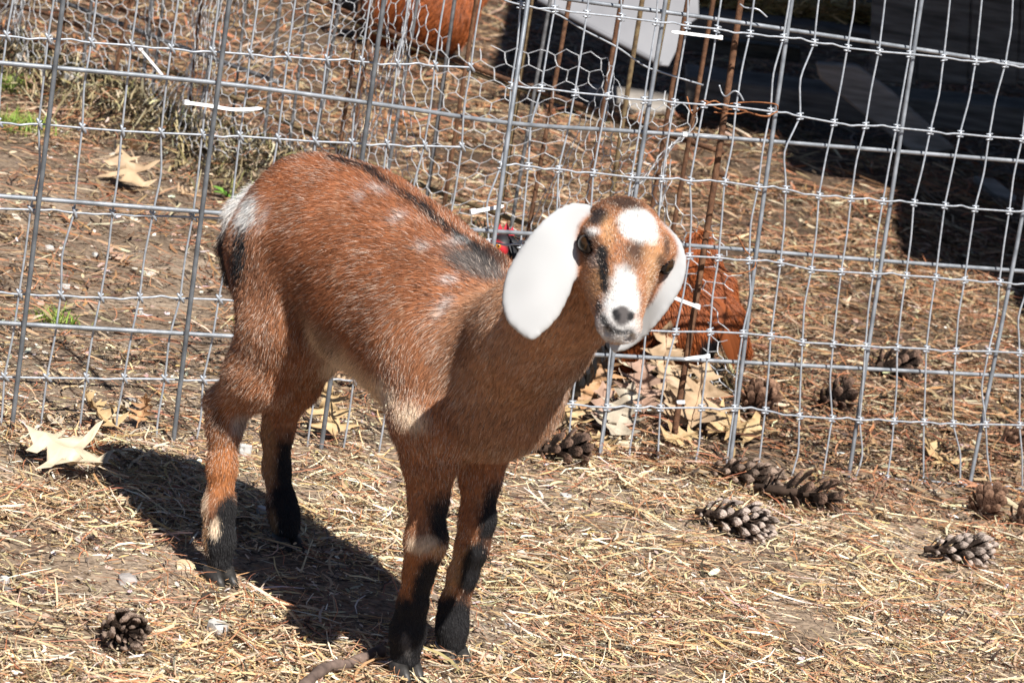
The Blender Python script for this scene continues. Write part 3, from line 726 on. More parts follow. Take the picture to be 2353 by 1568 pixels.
# ------------------------------------------------------------------ signed-distance modelling
def seg_sdf(P, a, b2, ra, rb_):
    ab = b2 - a; L2 = ab @ ab + 1e-12
    t2 = np.clip(((P - a) @ ab) / L2, 0, 1)
    d = P - a - t2[..., None] * ab
    return np.sqrt((d * d).sum(-1)) - (ra + (rb_ - ra) * t2)
class Body:
    def __init__(s): s.pr = []
    def cone(s, a, ra, b2, rb_, k=.02, flow=None, reg='body', hl=.012):
        a = np.asarray(a, float); b2 = np.asarray(b2, float)
        fl = (b2 - a) if flow is None else np.asarray(flow, float)
        fl = fl / (np.linalg.norm(fl) + 1e-9)
        s.pr.append(dict(t='c', a=a, b=b2, ra=ra, rb=rb_, k=k, flow=fl, reg=reg, hl=hl, lo=np.minimum(a - ra, b2 - rb_), hi=np.maximum(a + ra, b2 + rb_)))
    def chain(s, pts, k=.02, reg='body', hl=.012, flow=None, k0=None):
        for i in range(len(pts) - 1):
            (a, ra), (b2, rb_) = pts[i], pts[i + 1]
            s.cone(a, ra, b2, rb_, k0 if (i == 0 and k0) else k, flow, reg, hl)
    def ell(s, c, ax, r, k=.012, flow=(0, 0, -1), reg='body', hl=.006, sub=False):
        c = np.asarray(c, float); R = float(max(r))
        fl = np.asarray(flow, float); fl = fl / np.linalg.norm(fl)
        s.pr.append(dict(t='e', c=c, ax=np.asarray(ax, float), r=np.asarray(r, float), k=k, flow=fl, reg=reg, hl=hl, sub=sub, lo=c - R, hi=c + R))
    def plate(s, o, ax, poly, th, w0, k=.008, flow=(0, 0, -1), reg='ear', hl=.003):
        poly = np.asarray(poly, float)
        q = o + poly[:, :1] * ax[0] + poly[:, 1:2] * ax[1]
        s.pr.append(dict(t='p', o=np.asarray(o, float), ax=np.asarray(ax, float), poly=poly, th=th, w0=w0, k=k, flow=np.asarray(flow, float) / np.linalg.norm(flow), reg=reg, hl=hl, lo=q.min(0) - .035, hi=q.max(0) + .035))
    def dist(s, p, P):
        if p['t'] == 'c': return seg_sdf(P, p['a'], p['b'], p['ra'], p['rb'])
        if p['t'] == 'e':
            q = (P - p['c']) @ p['ax'].T
            l = np.sqrt(((q / p['r']) ** 2).sum(-1)); g2 = np.sqrt(((q / p['r'] ** 2) ** 2).sum(-1)) + 1e-9
            return l * (l - 1) / g2
        q = (P - p['o']) @ p['ax'].T; u, v, w = q[..., 0], q[..., 1], q[..., 2]
        A = p['poly']; B = np.roll(A, -1, 0); best = np.full(u.shape, 1e9); ins = np.zeros(u.shape, bool)
        for (x1, y1), (x2, y2) in zip(A, B):
            ex, ey = x2 - x1, y2 - y1
            t2 = np.clip(((u - x1) * ex + (v - y1) * ey) / (ex * ex + ey * ey), 0, 1)
            best = np.minimum(best, (u - x1 - t2 * ex) ** 2 + (v - y1 - t2 * ey) ** 2)
            c = ((y1 > v) != (y2 > v)) & (u < ex * (v - y1) / (ey if abs(ey) > 1e-12 else 1e-12) + x1); ins ^= c
        d2 = np.where(ins, -1, 1) * np.sqrt(best); th = p['th']
        dd = np.maximum(d2 + th, 0)
        return np.sqrt(dd ** 2 + (w - p['w0'](u, v)) ** 2) - th
    def mesh(s, h):
        lo = np.min([p['lo'] for p in s.pr if not p.get('sub')], 0) - .012; hi = np.max([p['hi'] for p in s.pr if not p.get('sub')], 0) + .012
        n = np.ceil((hi - lo) / h).astype(int) + 1
        D = np.full(n, .05, np.float32)
        for p in s.pr:
            m = p['k'] + .014
            i0 = np.maximum(((p['lo'] - m - lo) / h).astype(int), 0); i1 = np.minimum(np.ceil((p['hi'] + m - lo) / h).astype(int) + 1, n)
            X = [lo[i] + h * np.arange(i0[i], i1[i]) for i in range(3)]
            G = np.stack(np.meshgrid(*X, indexing='ij'), -1)
            d = s.dist(p, G); sl_ = (slice(i0[0], i1[0]), slice(i0[1], i1[1]), slice(i0[2], i1[2])); c = D[sl_]; k = p['k']
            if p.get('sub'):
                d = -d; hh = np.maximum(k - np.abs(c - d), 0) / k; D[sl_] = np.maximum(c, d) + hh * hh * k * .25
            else:
                hh = np.maximum(k - np.abs(c - d), 0) / k; D[sl_] = np.minimum(c, d) - hh * hh * k * .25
        return surface_nets(D, lo, h)
    def blend(s, P, keys):
        W = []; 
        pr = [p for p in s.pr if not p.get('sub')]
        for p in pr: W.append(np.exp(-np.clip(s.dist(p, P), -.01, .2) / .006))
        W = np.array(W); W /= W.sum(0) + 1e-12
        out = {}
        out['flow'] = np.einsum('pn,pk->nk', W, np.array([p['flow'] for p in pr]))
        out['hl'] = np.einsum('pn,p->n', W, np.array([p['hl'] for p in pr]))
        for r in keys:
            out[r] = W[[i for i, p in enumerate(pr) if p['reg'] == r]].sum(0)
        return out
def surface_nets(D, lo, h):
    s = D < 0; nx, ny, nz = D.shape
    c = np.zeros((nx - 1, ny - 1, nz - 1), np.int8)
    for a in (0, 1):
        for b2 in (0, 1):
            for e in (0, 1): c += s[a:nx - 1 + a, b2:ny - 1 + b2, e:nz - 1 + e]
    act = (c > 0) & (c < 8); ii = np.argwhere(act); nv = len(ii)
    vid = np.full(act.shape, -1, np.int32); vid[act] = np.arange(nv)
    acc = np.zeros((nv, 3)); cnt = np.zeros(nv)
    cor = [(a, b2, e) for a in (0, 1) for b2 in (0, 1) for e in (0, 1)]
    for A in cor:
        for ax in range(3):
            if A[ax]: continue
            B = list(A); B[ax] = 1
            da = D[ii[:, 0] + A[0], ii[:, 1] + A[1], ii[:, 2] + A[2]]; db = D[ii[:, 0] + B[0], ii[:, 1] + B[1], ii[:, 2] + B[2]]
            m = (da < 0) != (db < 0); t2 = np.where(m, da / np.where(m, da - db, 1), 0)
            pos = np.array(A, float)[None] + np.zeros((nv, 3)); pos[:, ax] = t2
            acc[m] += pos[m]; cnt[m] += 1
    V = lo + h * (ii + acc / cnt[:, None])
    F = []
    for ax in range(3):
        o1, o2 = (ax + 1) % 3, (ax + 2) % 3
        sl0 = [slice(1, -1)] * 3; sl0[ax] = slice(0, -1); sl1 = [slice(1, -1)] * 3; sl1[ax] = slice(1, None)
        a, b2 = s[tuple(sl0)], s[tuple(sl1)]
        e = np.argwhere(a != b2)
        base = e.copy(); base[:, o1] += 1; base[:, o2] += 1
        flip = a[tuple(e.T)]
        q = []
        for d1, d2 in ((-1, -1), (0, -1), (0, 0), (-1, 0)):
            z = base.copy(); z[:, o1] += d1; z[:, o2] += d2; q.append(vid[tuple(z.T)])
        q = np.stack(q, -1); q[~flip] = q[~flip][:, ::-1]; F.append(q)
    return V, np.vstack(F)
def vnormals(V, F):
    n = np.cross(V[F[:, 2]] - V[F[:, 0]], V[F[:, 3]] - V[F[:, 1]]); N = np.zeros_like(V)
    for k in range(4): np.add.at(N, F[:, k], n)
    return N / (np.linalg.norm(N, axis=1)[:, None] + 1e-12)
def relax(V, F, it=2, a=.5):
    e = np.vstack([F[:, [0, 1]], F[:, [1, 2]], F[:, [2, 3]], F[:, [3, 0]]])
    for i in range(it):
        S_ = np.zeros_like(V); c = np.zeros(len(V)); np.add.at(S_, e[:, 0], V[e[:, 1]]); np.add.at(c, e[:, 0], 1); np.add.at(S_, e[:, 1], V[e[:, 0]]); np.add.at(c, e[:, 1], 1)
        V = V + a * (S_ / c[:, None] - V)
    return V
def fur_curves(name, P, D_, L, curl, col, rad, parent, mat, base, pts=4):
    n = len(P); hc = bpy.data.hair_curves.new(name); hc.add_curves([pts] * n)
    t2 = np.linspace(0, 1, pts)[None, :, None]
    X = P[:, None] + D_[:, None] * L[:, None, None] * t2 + curl[:, None] * L[:, None, None] * t2 ** 2
    hc.attributes['position'].data.foreach_set('vector', (X - base).astype(np.float32).ravel()) if 'position' in hc.attributes else None
    ra = hc.attributes.get('radius') or hc.attributes.new('radius', 'FLOAT', 'POINT')
    rr = rad[:, None] * np.array([1.0, .9, .65, .12])[None, :pts]
    ra.data.foreach_set('value', rr.astype(np.float32).ravel())
    ca = hc.attributes.new('col', 'FLOAT_COLOR', 'CURVE'); c4 = np.ones((n, 4), np.float32); c4[:, :3] = col
    ca.data.foreach_set('color', c4.ravel())
    hc.materials.append(mat)
    o = bpy.data.objects.new(name, hc); COL.objects.link(o); o.parent = parent
    return o
def sample_faces(V, F, w, n, rng):
    a = np.linalg.norm(np.cross(V[F[:, 2]] - V[F[:, 0]], V[F[:, 3]] - V[F[:, 1]]), axis=1) * w
    i = rng.choice(len(F), n, p=a / a.sum()); u = rng.random((n, 2))
    q = V[F[i]]; A = q[:, 0] * (1 - u[:, :1]) + q[:, 1] * u[:, :1]; B = q[:, 3] * (1 - u[:, :1]) + q[:, 2] * u[:, :1]
    wts = np.stack([(1 - u[:, 0]) * (1 - u[:, 1]), u[:, 0] * (1 - u[:, 1]), u[:, 0] * u[:, 1], (1 - u[:, 0]) * u[:, 1]], -1)
    return A * (1 - u[:, 1:]) + B * u[:, 1:], i, wts

# ------------------------------------------------------------------ the kid
H_N, H_F, F_N, F_F = gp(505, 1332), gp(655, 1250), gp(932, 1554), gp(1040, 1508)
mH = (H_N + H_F) / 2; mF = (F_N + F_F) / 2
GA = mF - mH; GA[2] = 0; GA /= np.linalg.norm(GA)
GN = np.array([GA[1], -GA[0], 0.])                       # towards the flank that faces the camera
GO = (mH + mF) / 2
def gb(vx, vy, lat=0.0): return on_plane(vx, vy, GO + GN * lat, GN)
UP = np.array([0, 0, 1.])
G = Body()
back = -GA * .8 - UP * .45
# trunk
tr = [((668, 548), .054), ((722, 530), .076), ((806, 582), .088), ((910, 665), .091), ((1020, 755), .090), ((1085, 830), .080)]
G.chain([(gb(*p), r) for p, r in tr], .03, 'body', .011, -GA * .75 - UP * .55)
G.cone(gb(1075, 800), .070, gb(1135, 905), .066, .03, -UP * .9 - GA * .2, 'chest', .012)
G.cone(gb(1128, 850), .070, gb(1225, 770, .030), .055, .03, -UP * .85 - GA * .35, 'neck', .010)
G.cone(gb(1225, 770, .030), .055, gb(1325, 680, .060), .045, .02, -UP * .85 - GA * .35, 'neck', .009)
G.cone(gb(1325, 680, .060), .045, gb(1400, 595, .070), .037, .02, -UP * .85 - GA * .35, 'neck', .008)
# tail
G.chain([(gb(600, 466, .012), .020), (gb(562, 500, .022), .018), (gb(543, 565, .022), .016), (gb(536, 640, .02), .009)], .012, 'tail', .016, -UP)
dn = -UP
def leg(pts, lat, k, reg, hl, k0=None):
    q = []
    for (x, y, r, l) in pts: q.append((gb(x, y, lat * l), r))
    G.chain(q, k, reg, hl, None, k0); return q
hn_l = float((H_N - mH) @ GN); fn_l = float((F_N - mF) @ GN)
qa = leg([(652, 585, 0.0600, .5), (655, 755, 0.0460, .72), (598, 855, 0.0342, .85), (523, 935, 0.0176, .93), (515, 985, 0.0143, .96), (510, 1070, 0.0119, .98), (503, 1165, 0.0135, 1), (504, 1240, 0.0127, 1), (503, 1296, 0.0115, 1)], hn_l, .018, 'hind_near', .010, .03)
G.cone(gb(520, 915, hn_l * .9), .016, gb(490, 922, hn_l * .93), .011, .012, -UP, 'hind_near', .010)
qb = leg([(705, 600, 0.0520, .4), (705, 790, 0.0400, .8), (672, 880, 0.0285, .95), (645, 948, 0.0164, 1), (637, 1000, 0.0143, 1), (635, 1075, 0.0126, 1), (647, 1155, 0.0134, 1), (655, 1195, 0.0126, 1), (658, 1222, 0.0118, 1)], -hn_l, .018, 'hind_far', .008, .03)
qc = leg([(1005, 820, 0.0600, .7), (990, 960, 0.0400, 1.2), (988, 1060, 0.0252, 1.1), (984, 1140, 0.0172, 1), (978, 1245, 0.0189, 1), (962, 1315, 0.0130, 1), (948, 1385, 0.0126, 1), (936, 1450, 0.0151, 1), (930, 1510, 0.0151, 1)], fn_l, .016, 'fore_near', .008, .035)
qd = leg([(1105, 860, 0.0500, .6), (1110, 1000, 0.0320, 1), (1104, 1090, 0.0195, 1), (1096, 1195, 0.0160, 1), (1084, 1258, 0.0147, 1), (1063, 1320, 0.0130, 1), (1043, 1388, 0.0128, 1), (1038, 1440, 0.0139, 1), (1038, 1478, 0.0134, 1)], -fn_l, .016, 'fore_far', .008, .035)
# head frame: e to the kid's left, q out of the forehead, m along the muzzle
cam3 = lambda a, b2, c: a * CR + b2 * CU - c * CF
mz = cam3(-.035, -.64, .765); mz /= np.linalg.norm(mz)
ev = cam3(.954, -.247, -.166); ev = ev - mz * (ev @ mz); ev /= np.linalg.norm(ev)
qv = np.cross(mz, ev); qv = qv if qv @ CU > 0 else -qv
HO = gb(1439, 578, .090)
def hp_(e, q, m): return HO + e * ev + q * qv + m * mz
AX = np.stack([ev, qv, mz])
up_face = -mz
G.ell(hp_(0, -.014, -.030), AX, (.042, .040, .050), .014, -mz * .6 - qv * .3, 'head', .005)
G.ell(hp_(0, -.004, -.008), AX, (.038, .030, .036), .014, -mz, 'head', .005)
G.cone(hp_(0, -.010, .008), .028, hp_(0, -.019, .080), .0185, .014, -mz, 'head', .004)
G.ell(hp_(0, -.020, .084), AX, (.0205, .018, .018), .009, -mz, 'muzzle', .0025)
G.cone(hp_(.019, -.037, -.022), .025, hp_(.008, -.027, .055), .0130, .016, -mz * .7 - UP * .6, 'head', .005)
G.cone(hp_(-.019, -.037, -.022), .025, hp_(-.008, -.027, .055), .0130, .016, -mz * .7 - UP * .6, 'head', .005)
G.ell(hp_(0, -.030, .074), AX, (.0150, .0085, .017), .007, -mz, 'muzzle', .0025)
for s in (-1, 1):
    G.ell(hp_(s * .034, .008, -.004), AX, (.011, .011, .016), .010, -mz, 'head', .003)
    G.ell(hp_(s * .0395, -.001, .003), AX, (.0085, .0085, .0115), .005, -mz, 'head', .003, sub=True)
    G.ell(hp_(s * .0105, -.021, .0975), AX, (.0036, .0062, .0052), .003, -mz, 'muzzle', .001, sub=True)
G.ell(hp_(0, -.0325, .090), AX, (.020, .0016, .014), .003, -mz, 'muzzle', .001, sub=True)
# ears
def ear(poly_v, at, nrm, bend, th):
    n = nrm / np.linalg.norm(nrm); u = np.cross(UP, n); u /= np.linalg.norm(u); v = np.cross(n, u)
    ax = np.stack([u, v, n]); P3 = np.array([on_plane(x, y, at, n) for x, y in poly_v])
    o = P3.mean(0); pl = np.stack([(P3 - o) @ u, (P3 - o) @ v], -1)
    # smooth the outline
    pl = spline(np.vstack([pl, pl[:1]]), 3)[:-1]
    G.plate(o, ax, pl, th, bend(pl), .007, -UP * .9 - CR * .1, 'ear', .0035)
    return o, ax, pl
def bend_r(pl):
    um = pl[:, 0].mean(); vt = pl[:, 1].max(); vb = pl[:, 1].min()
    return lambda u, v: -3.4 * (u - um) ** 2 - .006 * ((vt - v) / (vt - vb)) ** 2 + .0022 * np.sin((u - um) * 70 + (v - vb) * 26) + .002
EAR_R = [(1362, 470), (1335, 464), (1296, 470), (1240, 512), (1190, 575), (1158, 640), (1153, 695), (1166, 738), (1192, 764), (1216, 782), (1222, 784), (1248, 766), (1284, 728), (1312, 672), (1330, 610), (1338, 555), (1345, 510)]
EAR_L = [(1490, 500), (1528, 515), (1562, 550), (1578, 604), (1568, 655), (1534, 715), (1488, 768), (1446, 800), (1412, 812), (1398, 797), (1412, 755), (1432, 710), (1455, 660), (1478, 600), (1485, 550)]
er = ear(EAR_R, hp_(-.047, .0, -.022) - CF * .004, -CF * .98 + CR * .06 + UP * .12, bend_r, .0034)
el_ = ear(EAR_L, hp_(.036, -.006, -.012), -CF * .95 - CR * .18, lambda pl: (lambda u, v: 4.0 * (u - pl[:, 0].mean()) ** 2 + .004 * np.sin((u - pl[:, 0].mean()) * 110 + v * 22) - .004), .0036)
GVm, GF = G.mesh(.0030)
GVm = relax(GVm, GF, 2, .4)
GNm = vnormals(GVm, GF)
bl = G.blend(GVm, ['body', 'chest', 'neck', 'tail', 'hind_near', 'hind_far', 'fore_near', 'fore_far', 'head', 'muzzle', 'ear'])
PJ = proj(GVm)
def pick(vx, vy, rad=7):
    d = (PJ[:, 0] - vx) ** 2 + (PJ[:, 1] - vy) ** 2
    for r in (rad, 14, 30, 60, 120):
        m = np.where(d < r * r)[0]
        if len(m): return GVm[m[np.argmin(PJ[m, 2])]]
    return gb(vx, vy)
BROWN = np.array([.30, .113, .050]); TAN = np.array([.47, .27, .13]); CREAM = np.array([.72, .56, .40]); WHITE = np.array([.54, .53, .515]); BLACK = np.array([.016, .015, .016]); GREY = np.array([.20, .18, .17])
DKB = np.array([.15, .06, .03]); ORNG = np.array([.40, .155, .055]); NOSE = np.array([.075, .066, .064])
patches = []
def patch(vx, vy, rx, ry, col, rot=0, s=1.0, rd=None, reg=None, soft=.35, nz=.35):
    c = pick(vx, vy); k = scale_at(c)
    patches.append((c, rx / k, ry / k, rd if rd else max(rx, ry) / k * 1.1 + .008, math.radians(rot), np.array(col), s, reg, soft, nz))
# flank and back
patch(745, 790, 40, 60, DKB, 20, .6); patch(690, 700, 30, 90, DKB, 5, .45); patch(600, 620, 30, 110, DKB, -8, .4)
patch(1095, 600, 78, 34, GREY * .5, 22, .95); patch(1130, 580, 55, 22, BLACK, 25, .8)
for a in ((915, 492, 22, 10, -30), (825, 447, 11, 13, 0), (872, 428, 28, 8, 25), (1045, 550, 24, 10, -12), (970, 562, 14, 14, 0), (1032, 636, 18, 8, 0), (1015, 700, 26, 12, -50), (600, 495, 10, 30, 20)):
    patch(a[0], a[1], a[2], a[3], WHITE, a[4], .68, soft=.9, nz=.9)
patch(1060, 780, 40, 90, DKB, 40, .55, soft=.7)
patch(562, 482, 28, 46, WHITE, 12, 1, .05, soft=.3); patch(540, 590, 22, 66, BLACK * 1.4, 6, 1, .035, soft=.3)
# belly
for a in ((770, 850, 30, 70, -38), (850, 915, 60, 34, 25), (930, 960, 40, 30, 30)): patch(a[0], a[1], a[2], a[3], CREAM, a[4], .9, soft=.5)
# hind near
patch(500, 940, 34, 44, ORNG, 0, .7, .05); patch(492, 990, 15, 60, DKB * .7, 0, .8, .02); patch(560, 975, 20, 34, GREY * 2.4, 30, .8)
patch(510, 1085, 48, 80, ORNG, 0, .9, .05); patch(464, 1150, 11, 56, CREAM * .85, 0, .9, .02)
patch(525, 1195, 34, 56, BLACK, 8, 1, .04, soft=.25); patch(512, 1268, 60, 74, BLACK, 0, 1, .08, soft=.2); patch(512, 1320, 70, 50, BLACK, 0, 1, .08, soft=.2); patch(487, 1212, 11, 27, CREAM, 6, 1, soft=.35); patch(459, 1225, 6, 50, TAN, 0, .8, .015)
# hind far
patch(690, 1085, 32, 95, BLACK, -3, 1, .035, soft=.4); patch(665, 1160, 62, 58, BLACK, 0, 1, .08, soft=.3); patch(665, 1225, 70, 56, BLACK, 0, 1, .08, soft=.2); patch(620, 1205, 12, 40, TAN * .6, 0, .8, .02); patch(608, 1040, 22, 90, TAN * .7, 0, .6, .03)
# fore near
patch(1024, 1195, 36, 70, BLACK, 4, 1, .035, soft=.45); patch(965, 1255, 40, 24, CREAM * .8, -5, .9, .03); patch(1015, 1266, 24, 15, TAN, 0, .85, .02)
patch(935, 1335, 22, 80, ORNG * .8, 8, .8, .03); patch(988, 1345, 36, 78, BLACK, 10, 1, .04, soft=.25); patch(938, 1445, 75, 72, BLACK, 8, 1, .08, soft=.22); patch(932, 1515, 85, 66, BLACK, 0, 1, .09, soft=.2)
patch(935, 1490, 10, 30, GREY, -8, .4)
# fore far
patch(1134, 1185, 34, 76, BLACK, 6, 1, .035, soft=.3); patch(1080, 1262, 24, 9, TAN, -35, .7, .03); patch(1092, 1312, 34, 76, BLACK, 14, 1, .035, soft=.25); patch(1030, 1320, 22, 70, TAN * .9, 14, .7, .025)
patch(1040, 1425, 70, 62, BLACK, 4, 1, .08, soft=.25); patch(1040, 1485, 75, 56, BLACK, 0, 1, .08, soft=.2)
# face
patch(1470, 512, 46, 44, WHITE, -10, 1, .04, 'face', .18, .25); patch(1500, 540, 14, 20, WHITE, 0, .9, .03, 'face'); patch(1430, 560, 26, 20, BROWN * 1.1, 0, .4, reg='face')
patch(1374, 492, 22, 26, BLACK, 20, .95, .03, 'face', .35); patch(1440, 462, 40, 16, BLACK, 5, .85, .03, 'face', .5); patch(1356, 528, 18, 10, WHITE, -10, .85, .02, 'face', .5)
patch(1463, 572, 26, 22, BLACK, 10, .8, .02, 'face', .7); patch(1400, 525, 14, 40, TAN, 0, .6, .02, 'face', .8); patch(1345, 575, 14, 34, BLACK, 0, .7, .02, 'face', .6)
patch(1378, 585, 15, 16, BLACK, 0, .9, .02, 'face', .4); patch(1384, 622, 12, 52, BLACK, -8, 1, .03, 'face', .45); patch(1360, 600, 14, 18, GREY * 2, 0, .6, .02, 'face', .7)
patch(1366, 650, 24, 40, TAN, 0, .6, .025, 'face', .8)
patch(1428, 690, 44, 46, WHITE, 0, 1, .04, 'face', .25, .3); patch(1436, 645, 30, 44, WHITE, 6, .95, .03, 'face', .4, .5); patch(1425, 745, 60, 30, WHITE, 8, .9, .05, 'face', .3)
patch(1455, 605, 22, 16, BLACK, 0, .55, .02, 'face', .8); patch(1500, 650, 12, 40, TAN * .8, 12, .7, .02, 'face', .8); patch(1505, 585, 22, 34, TAN, 10, .5, .02, 'face', .8); patch(1536, 560, 8, 26, BLACK, 0, .8, .02, 'face', .5)
patch(1425, 775, 70, 22, WHITE, 4, .9, .05, 'face', .3); patch(1434, 722, 22, 25, NOSE, 8, 1, .02, 'face', .2, .05); patch(1417, 716, 9, 16, BLACK, -18, 1, .012, 'face', .3, .05); patch(1455, 726, 8, 13, BLACK, 22, 1, .012, 'face', .3, .05)
for a in ((1373, 705, 7, 26, -12), (1384, 740, 8, 20, -28), (1406, 762, 22, 8, 18), (1440, 768, 22, 7, -4)): patch(a[0], a[1], a[2], a[3], BLACK * 2, a[4], .95, .012, 'face', .3, .1)
for a in ((1378, 580, 13, 16, 0), (1382, 610, 11, 34, -6), (1387, 645, 9, 30, -8)): patch(a[0], a[1], a[2], a[3], BLACK, a[4], 1, .02, 'face', .35, .3)
patch(1352, 556, 22, 18, BLACK, 10, .75, .02, 'face', .5); patch(1524, 602, 12, 16, BLACK, 0, .7, .02, 'face', .5)
spine = np.array([gb(a, b2) for a, b2 in ((770, 353), (830, 366), (900, 400), (980, 462), (1050, 520), (1120, 572), (1175, 615))])
def coat(P, N, B, hair=False, rng=None):
    n = len(P)
    big = noise3(P, 9, 3)[:, None]; mid = noise3(P, 42, 11)[:, None]; fine = noise3(P, 160, 21)[:, None]
    c = BROWN * (.75 + .55 * big)
    c = c * (1 - .35 * smooth(.55, .75, mid)) + .35 * smooth(.55, .75, mid) * DKB * 1.2
    c = c * (1 - .3 * smooth(.62, .85, fine)) + .3 * smooth(.62, .85, fine) * CREAM * .9
    ch = np.clip(B['chest'] + B['neck'], 0, 1)[:, None]
    c = c * (1 - .6 * ch) + .6 * ch * np.array([.40, .24, .145]) * (.7 + .6 * big)
    lg = np.clip(B['hind_near'] + B['hind_far'] + B['fore_near'] + B['fore_far'], 0, 1)[:, None]
    c = c * (1 - .3 * lg) + .3 * lg * np.array([.40, .20, .10])
    bel = (smooth(-.25, -.7, N[:, 2]) * np.clip(B['body'], 0, 1))[:, None]; c = c * (1 - .85 * bel) + .85 * bel * CREAM
    # dark stripe along the spine
    ds = np.full(n, 9.)
    for a, b2 in zip(spine[:-1], spine[1:]): ds = np.minimum(ds, seg_sdf(P, a, b2, 0, 0))
    st = (smooth(.016, .009, ds + .004 * (fine[:, 0] - .5)) * np.clip(B['body'] + B['neck'], 0, 1))[:, None]; c = c * (1 - st) + st * BLACK
    face = np.clip(B['head'] + B['muzzle'], 0, 1)
    fc = face[:, None]; c = c * (1 - .6 * fc) + .6 * fc * np.array([.33, .155, .072]) * (.45 + 1.0 * mid)
    for (ctr, rx, ry, rd, rot, col, s, reg, soft, nz) in patches:
        d = P - ctr; u = d @ CR; v = -(d @ CU); w = d @ CF
        uu = u * math.cos(rot) + v * math.sin(rot); vv = -u * math.sin(rot) + v * math.cos(rot)
        q = np.sqrt((uu / rx) ** 2 + (vv / ry) ** 2 + (w / rd) ** 2) + nz * (mid[:, 0] - .5) * 1.2 + nz * (fine[:, 0] - .5)
        a = s * smooth(1 + soft, 1 - soft, q)
        if reg == 'face': a = a * smooth(.25, .6, face)
        else: a = a * (1 - smooth(.3, .7, face + B['ear']))
        c = c * (1 - a[:, None]) + a[:, None] * col
    tz = B['tail'][:, None] * smooth(.3, .6, B['tail'])[:, None]
    tp = proj(P)[:, 1]
    tw_ = smooth(545, 515, tp + 30 * (fine[:, 0] - .5))[:, None]; tc_ = tw_ * np.array([.74, .73, .71]) + (1 - tw_) * (BLACK * 1.5 + DKB * .2); c = c * (1 - tz) + tz * tc_
    ea = smooth(.35, .7, B['ear'])[:, None]; c = c * (1 - ea) + ea * np.array([.41, .41, .408]) * (.70 + .36 * mid + .26 * big)
    return np.clip(c, .008, .88)
gcol = coat(GVm, GNm, bl)
g_base = GO.copy(); g_base[2] = float(gz(GO[0], GO[1]))
skin_mat = mat_col('goat_coat', .85, .15)
fur_mat = mat_col('goat_hair', .5, .35)
kid = thing('goat_kid', 'brown goat kid with white pendulous ears and black lower legs standing on the straw', 'goat', g_base)
link('body', mesh_np('body', GVm - g_base, GF, True, gcol), skin_mat, kid)
# fur
rng = np.random.default_rng(3)
fw = np.ones(len(GF))
fb = lambda k: bl[k][GF].mean(1)
fw = 1.0 + 1.2 * (fb('head') + fb('muzzle')) + .5 * fb('ear') + .3 * (fb('fore_near') + fb('hind_near'))
NH = 260000
HP, fi, wt = sample_faces(GVm, GF, fw, NH, rng)
def lerp(A): return (A[GF[fi]] * (wt if A.ndim == 1 else wt[..., None])).sum(1)
HN_ = lerp(GNm); HN_ /= np.linalg.norm(HN_, axis=1)[:, None]
HB = {k: lerp(v) for k, v in bl.items()}
fl = HB['flow'] + .25 * (np.stack([noise3(HP, 22, 5), noise3(HP, 22, 6), noise3(HP, 22, 7)], -1) - .5) * 2
fl = fl - HN_ * (fl * HN_).sum(1)[:, None]; fl /= np.linalg.norm(fl, axis=1)[:, None] + 1e-9
ang = np.radians(22) + .16 * rng.standard_normal(NH) + .25 * HB['hind_near'] + .2 * (HB['tail'])
ang = ang * (1 - .45 * (HB['head'] + HB['muzzle']) - .72 * HB['ear'])
HD = fl * np.cos(ang)[:, None] + HN_ * np.sin(ang)[:, None] + (.13 - .085 * np.clip(HB['ear'] + HB['muzzle'], 0, 1))[:, None] * rng.standard_normal((NH, 3)); HD /= np.linalg.norm(HD, axis=1)[:, None]
lowleg = smooth(.20, .12, HP[:, 2] - gz(HP[:, 0], HP[:, 1]))
hl = HB['hl'] * (.5 + .5 * rng.random(NH)) * (1 - .35 * lowleg)
und = smooth(-.3, -.8, HN_[:, 2]) * HB['body']; hl = hl * (1 + .7 * und)
jit = rng.standard_normal((NH, 3)) * (.0045 - .0022 * np.clip(HB['head'] + HB['muzzle'], 0, 1) - .0022 * smooth(.20, .12, HP[:, 2]))[:, None]
hcol = coat(HP + jit, HN_, HB)
rv = rng.random(NH); isb = (1 - smooth(.5, .8, HB['ear'] + HB['muzzle']))
wm = (rv < (.07 + .26 * smooth(.42, .70, noise3(HP, 34, 41))) * isb) & (hcol[:, 0] > .1); hcol[wm] = hcol[wm] * .35 + .65 * np.array([.68, .56, .46])
bm_ = (rv > .93 - .14 * smooth(.45, .7, noise3(HP, 26, 47))) & (hcol[:, 0] < .5); hcol[bm_] *= .35
hcol = np.clip(hcol * (1 + (.26 - .19 * np.clip(HB['ear'], 0, 1))[:, None] * rng.standard_normal((NH, 1))), .006, .9)
curl = -HN_ * .18 - UP * .10 + .05 * rng.standard_normal((NH, 3))
eyeC = [hp_(s * .0375, -.001, .002) for s in (-1, 1)]
keep = HB['ear'] < .6
for c in eyeC: keep &= np.linalg.norm(HP - c, axis=1) > .0105
nosep = pick(1432, 722); keep &= np.linalg.norm(HP - nosep, axis=1) > .011
rad = np.where(HB['ear'] + HB['muzzle'] > .5, .00012, .00015)
fur_curves('fur', HP[keep], HD[keep], hl[keep], curl[keep], hcol[keep], rad[keep], kid, fur_mat, g_base)
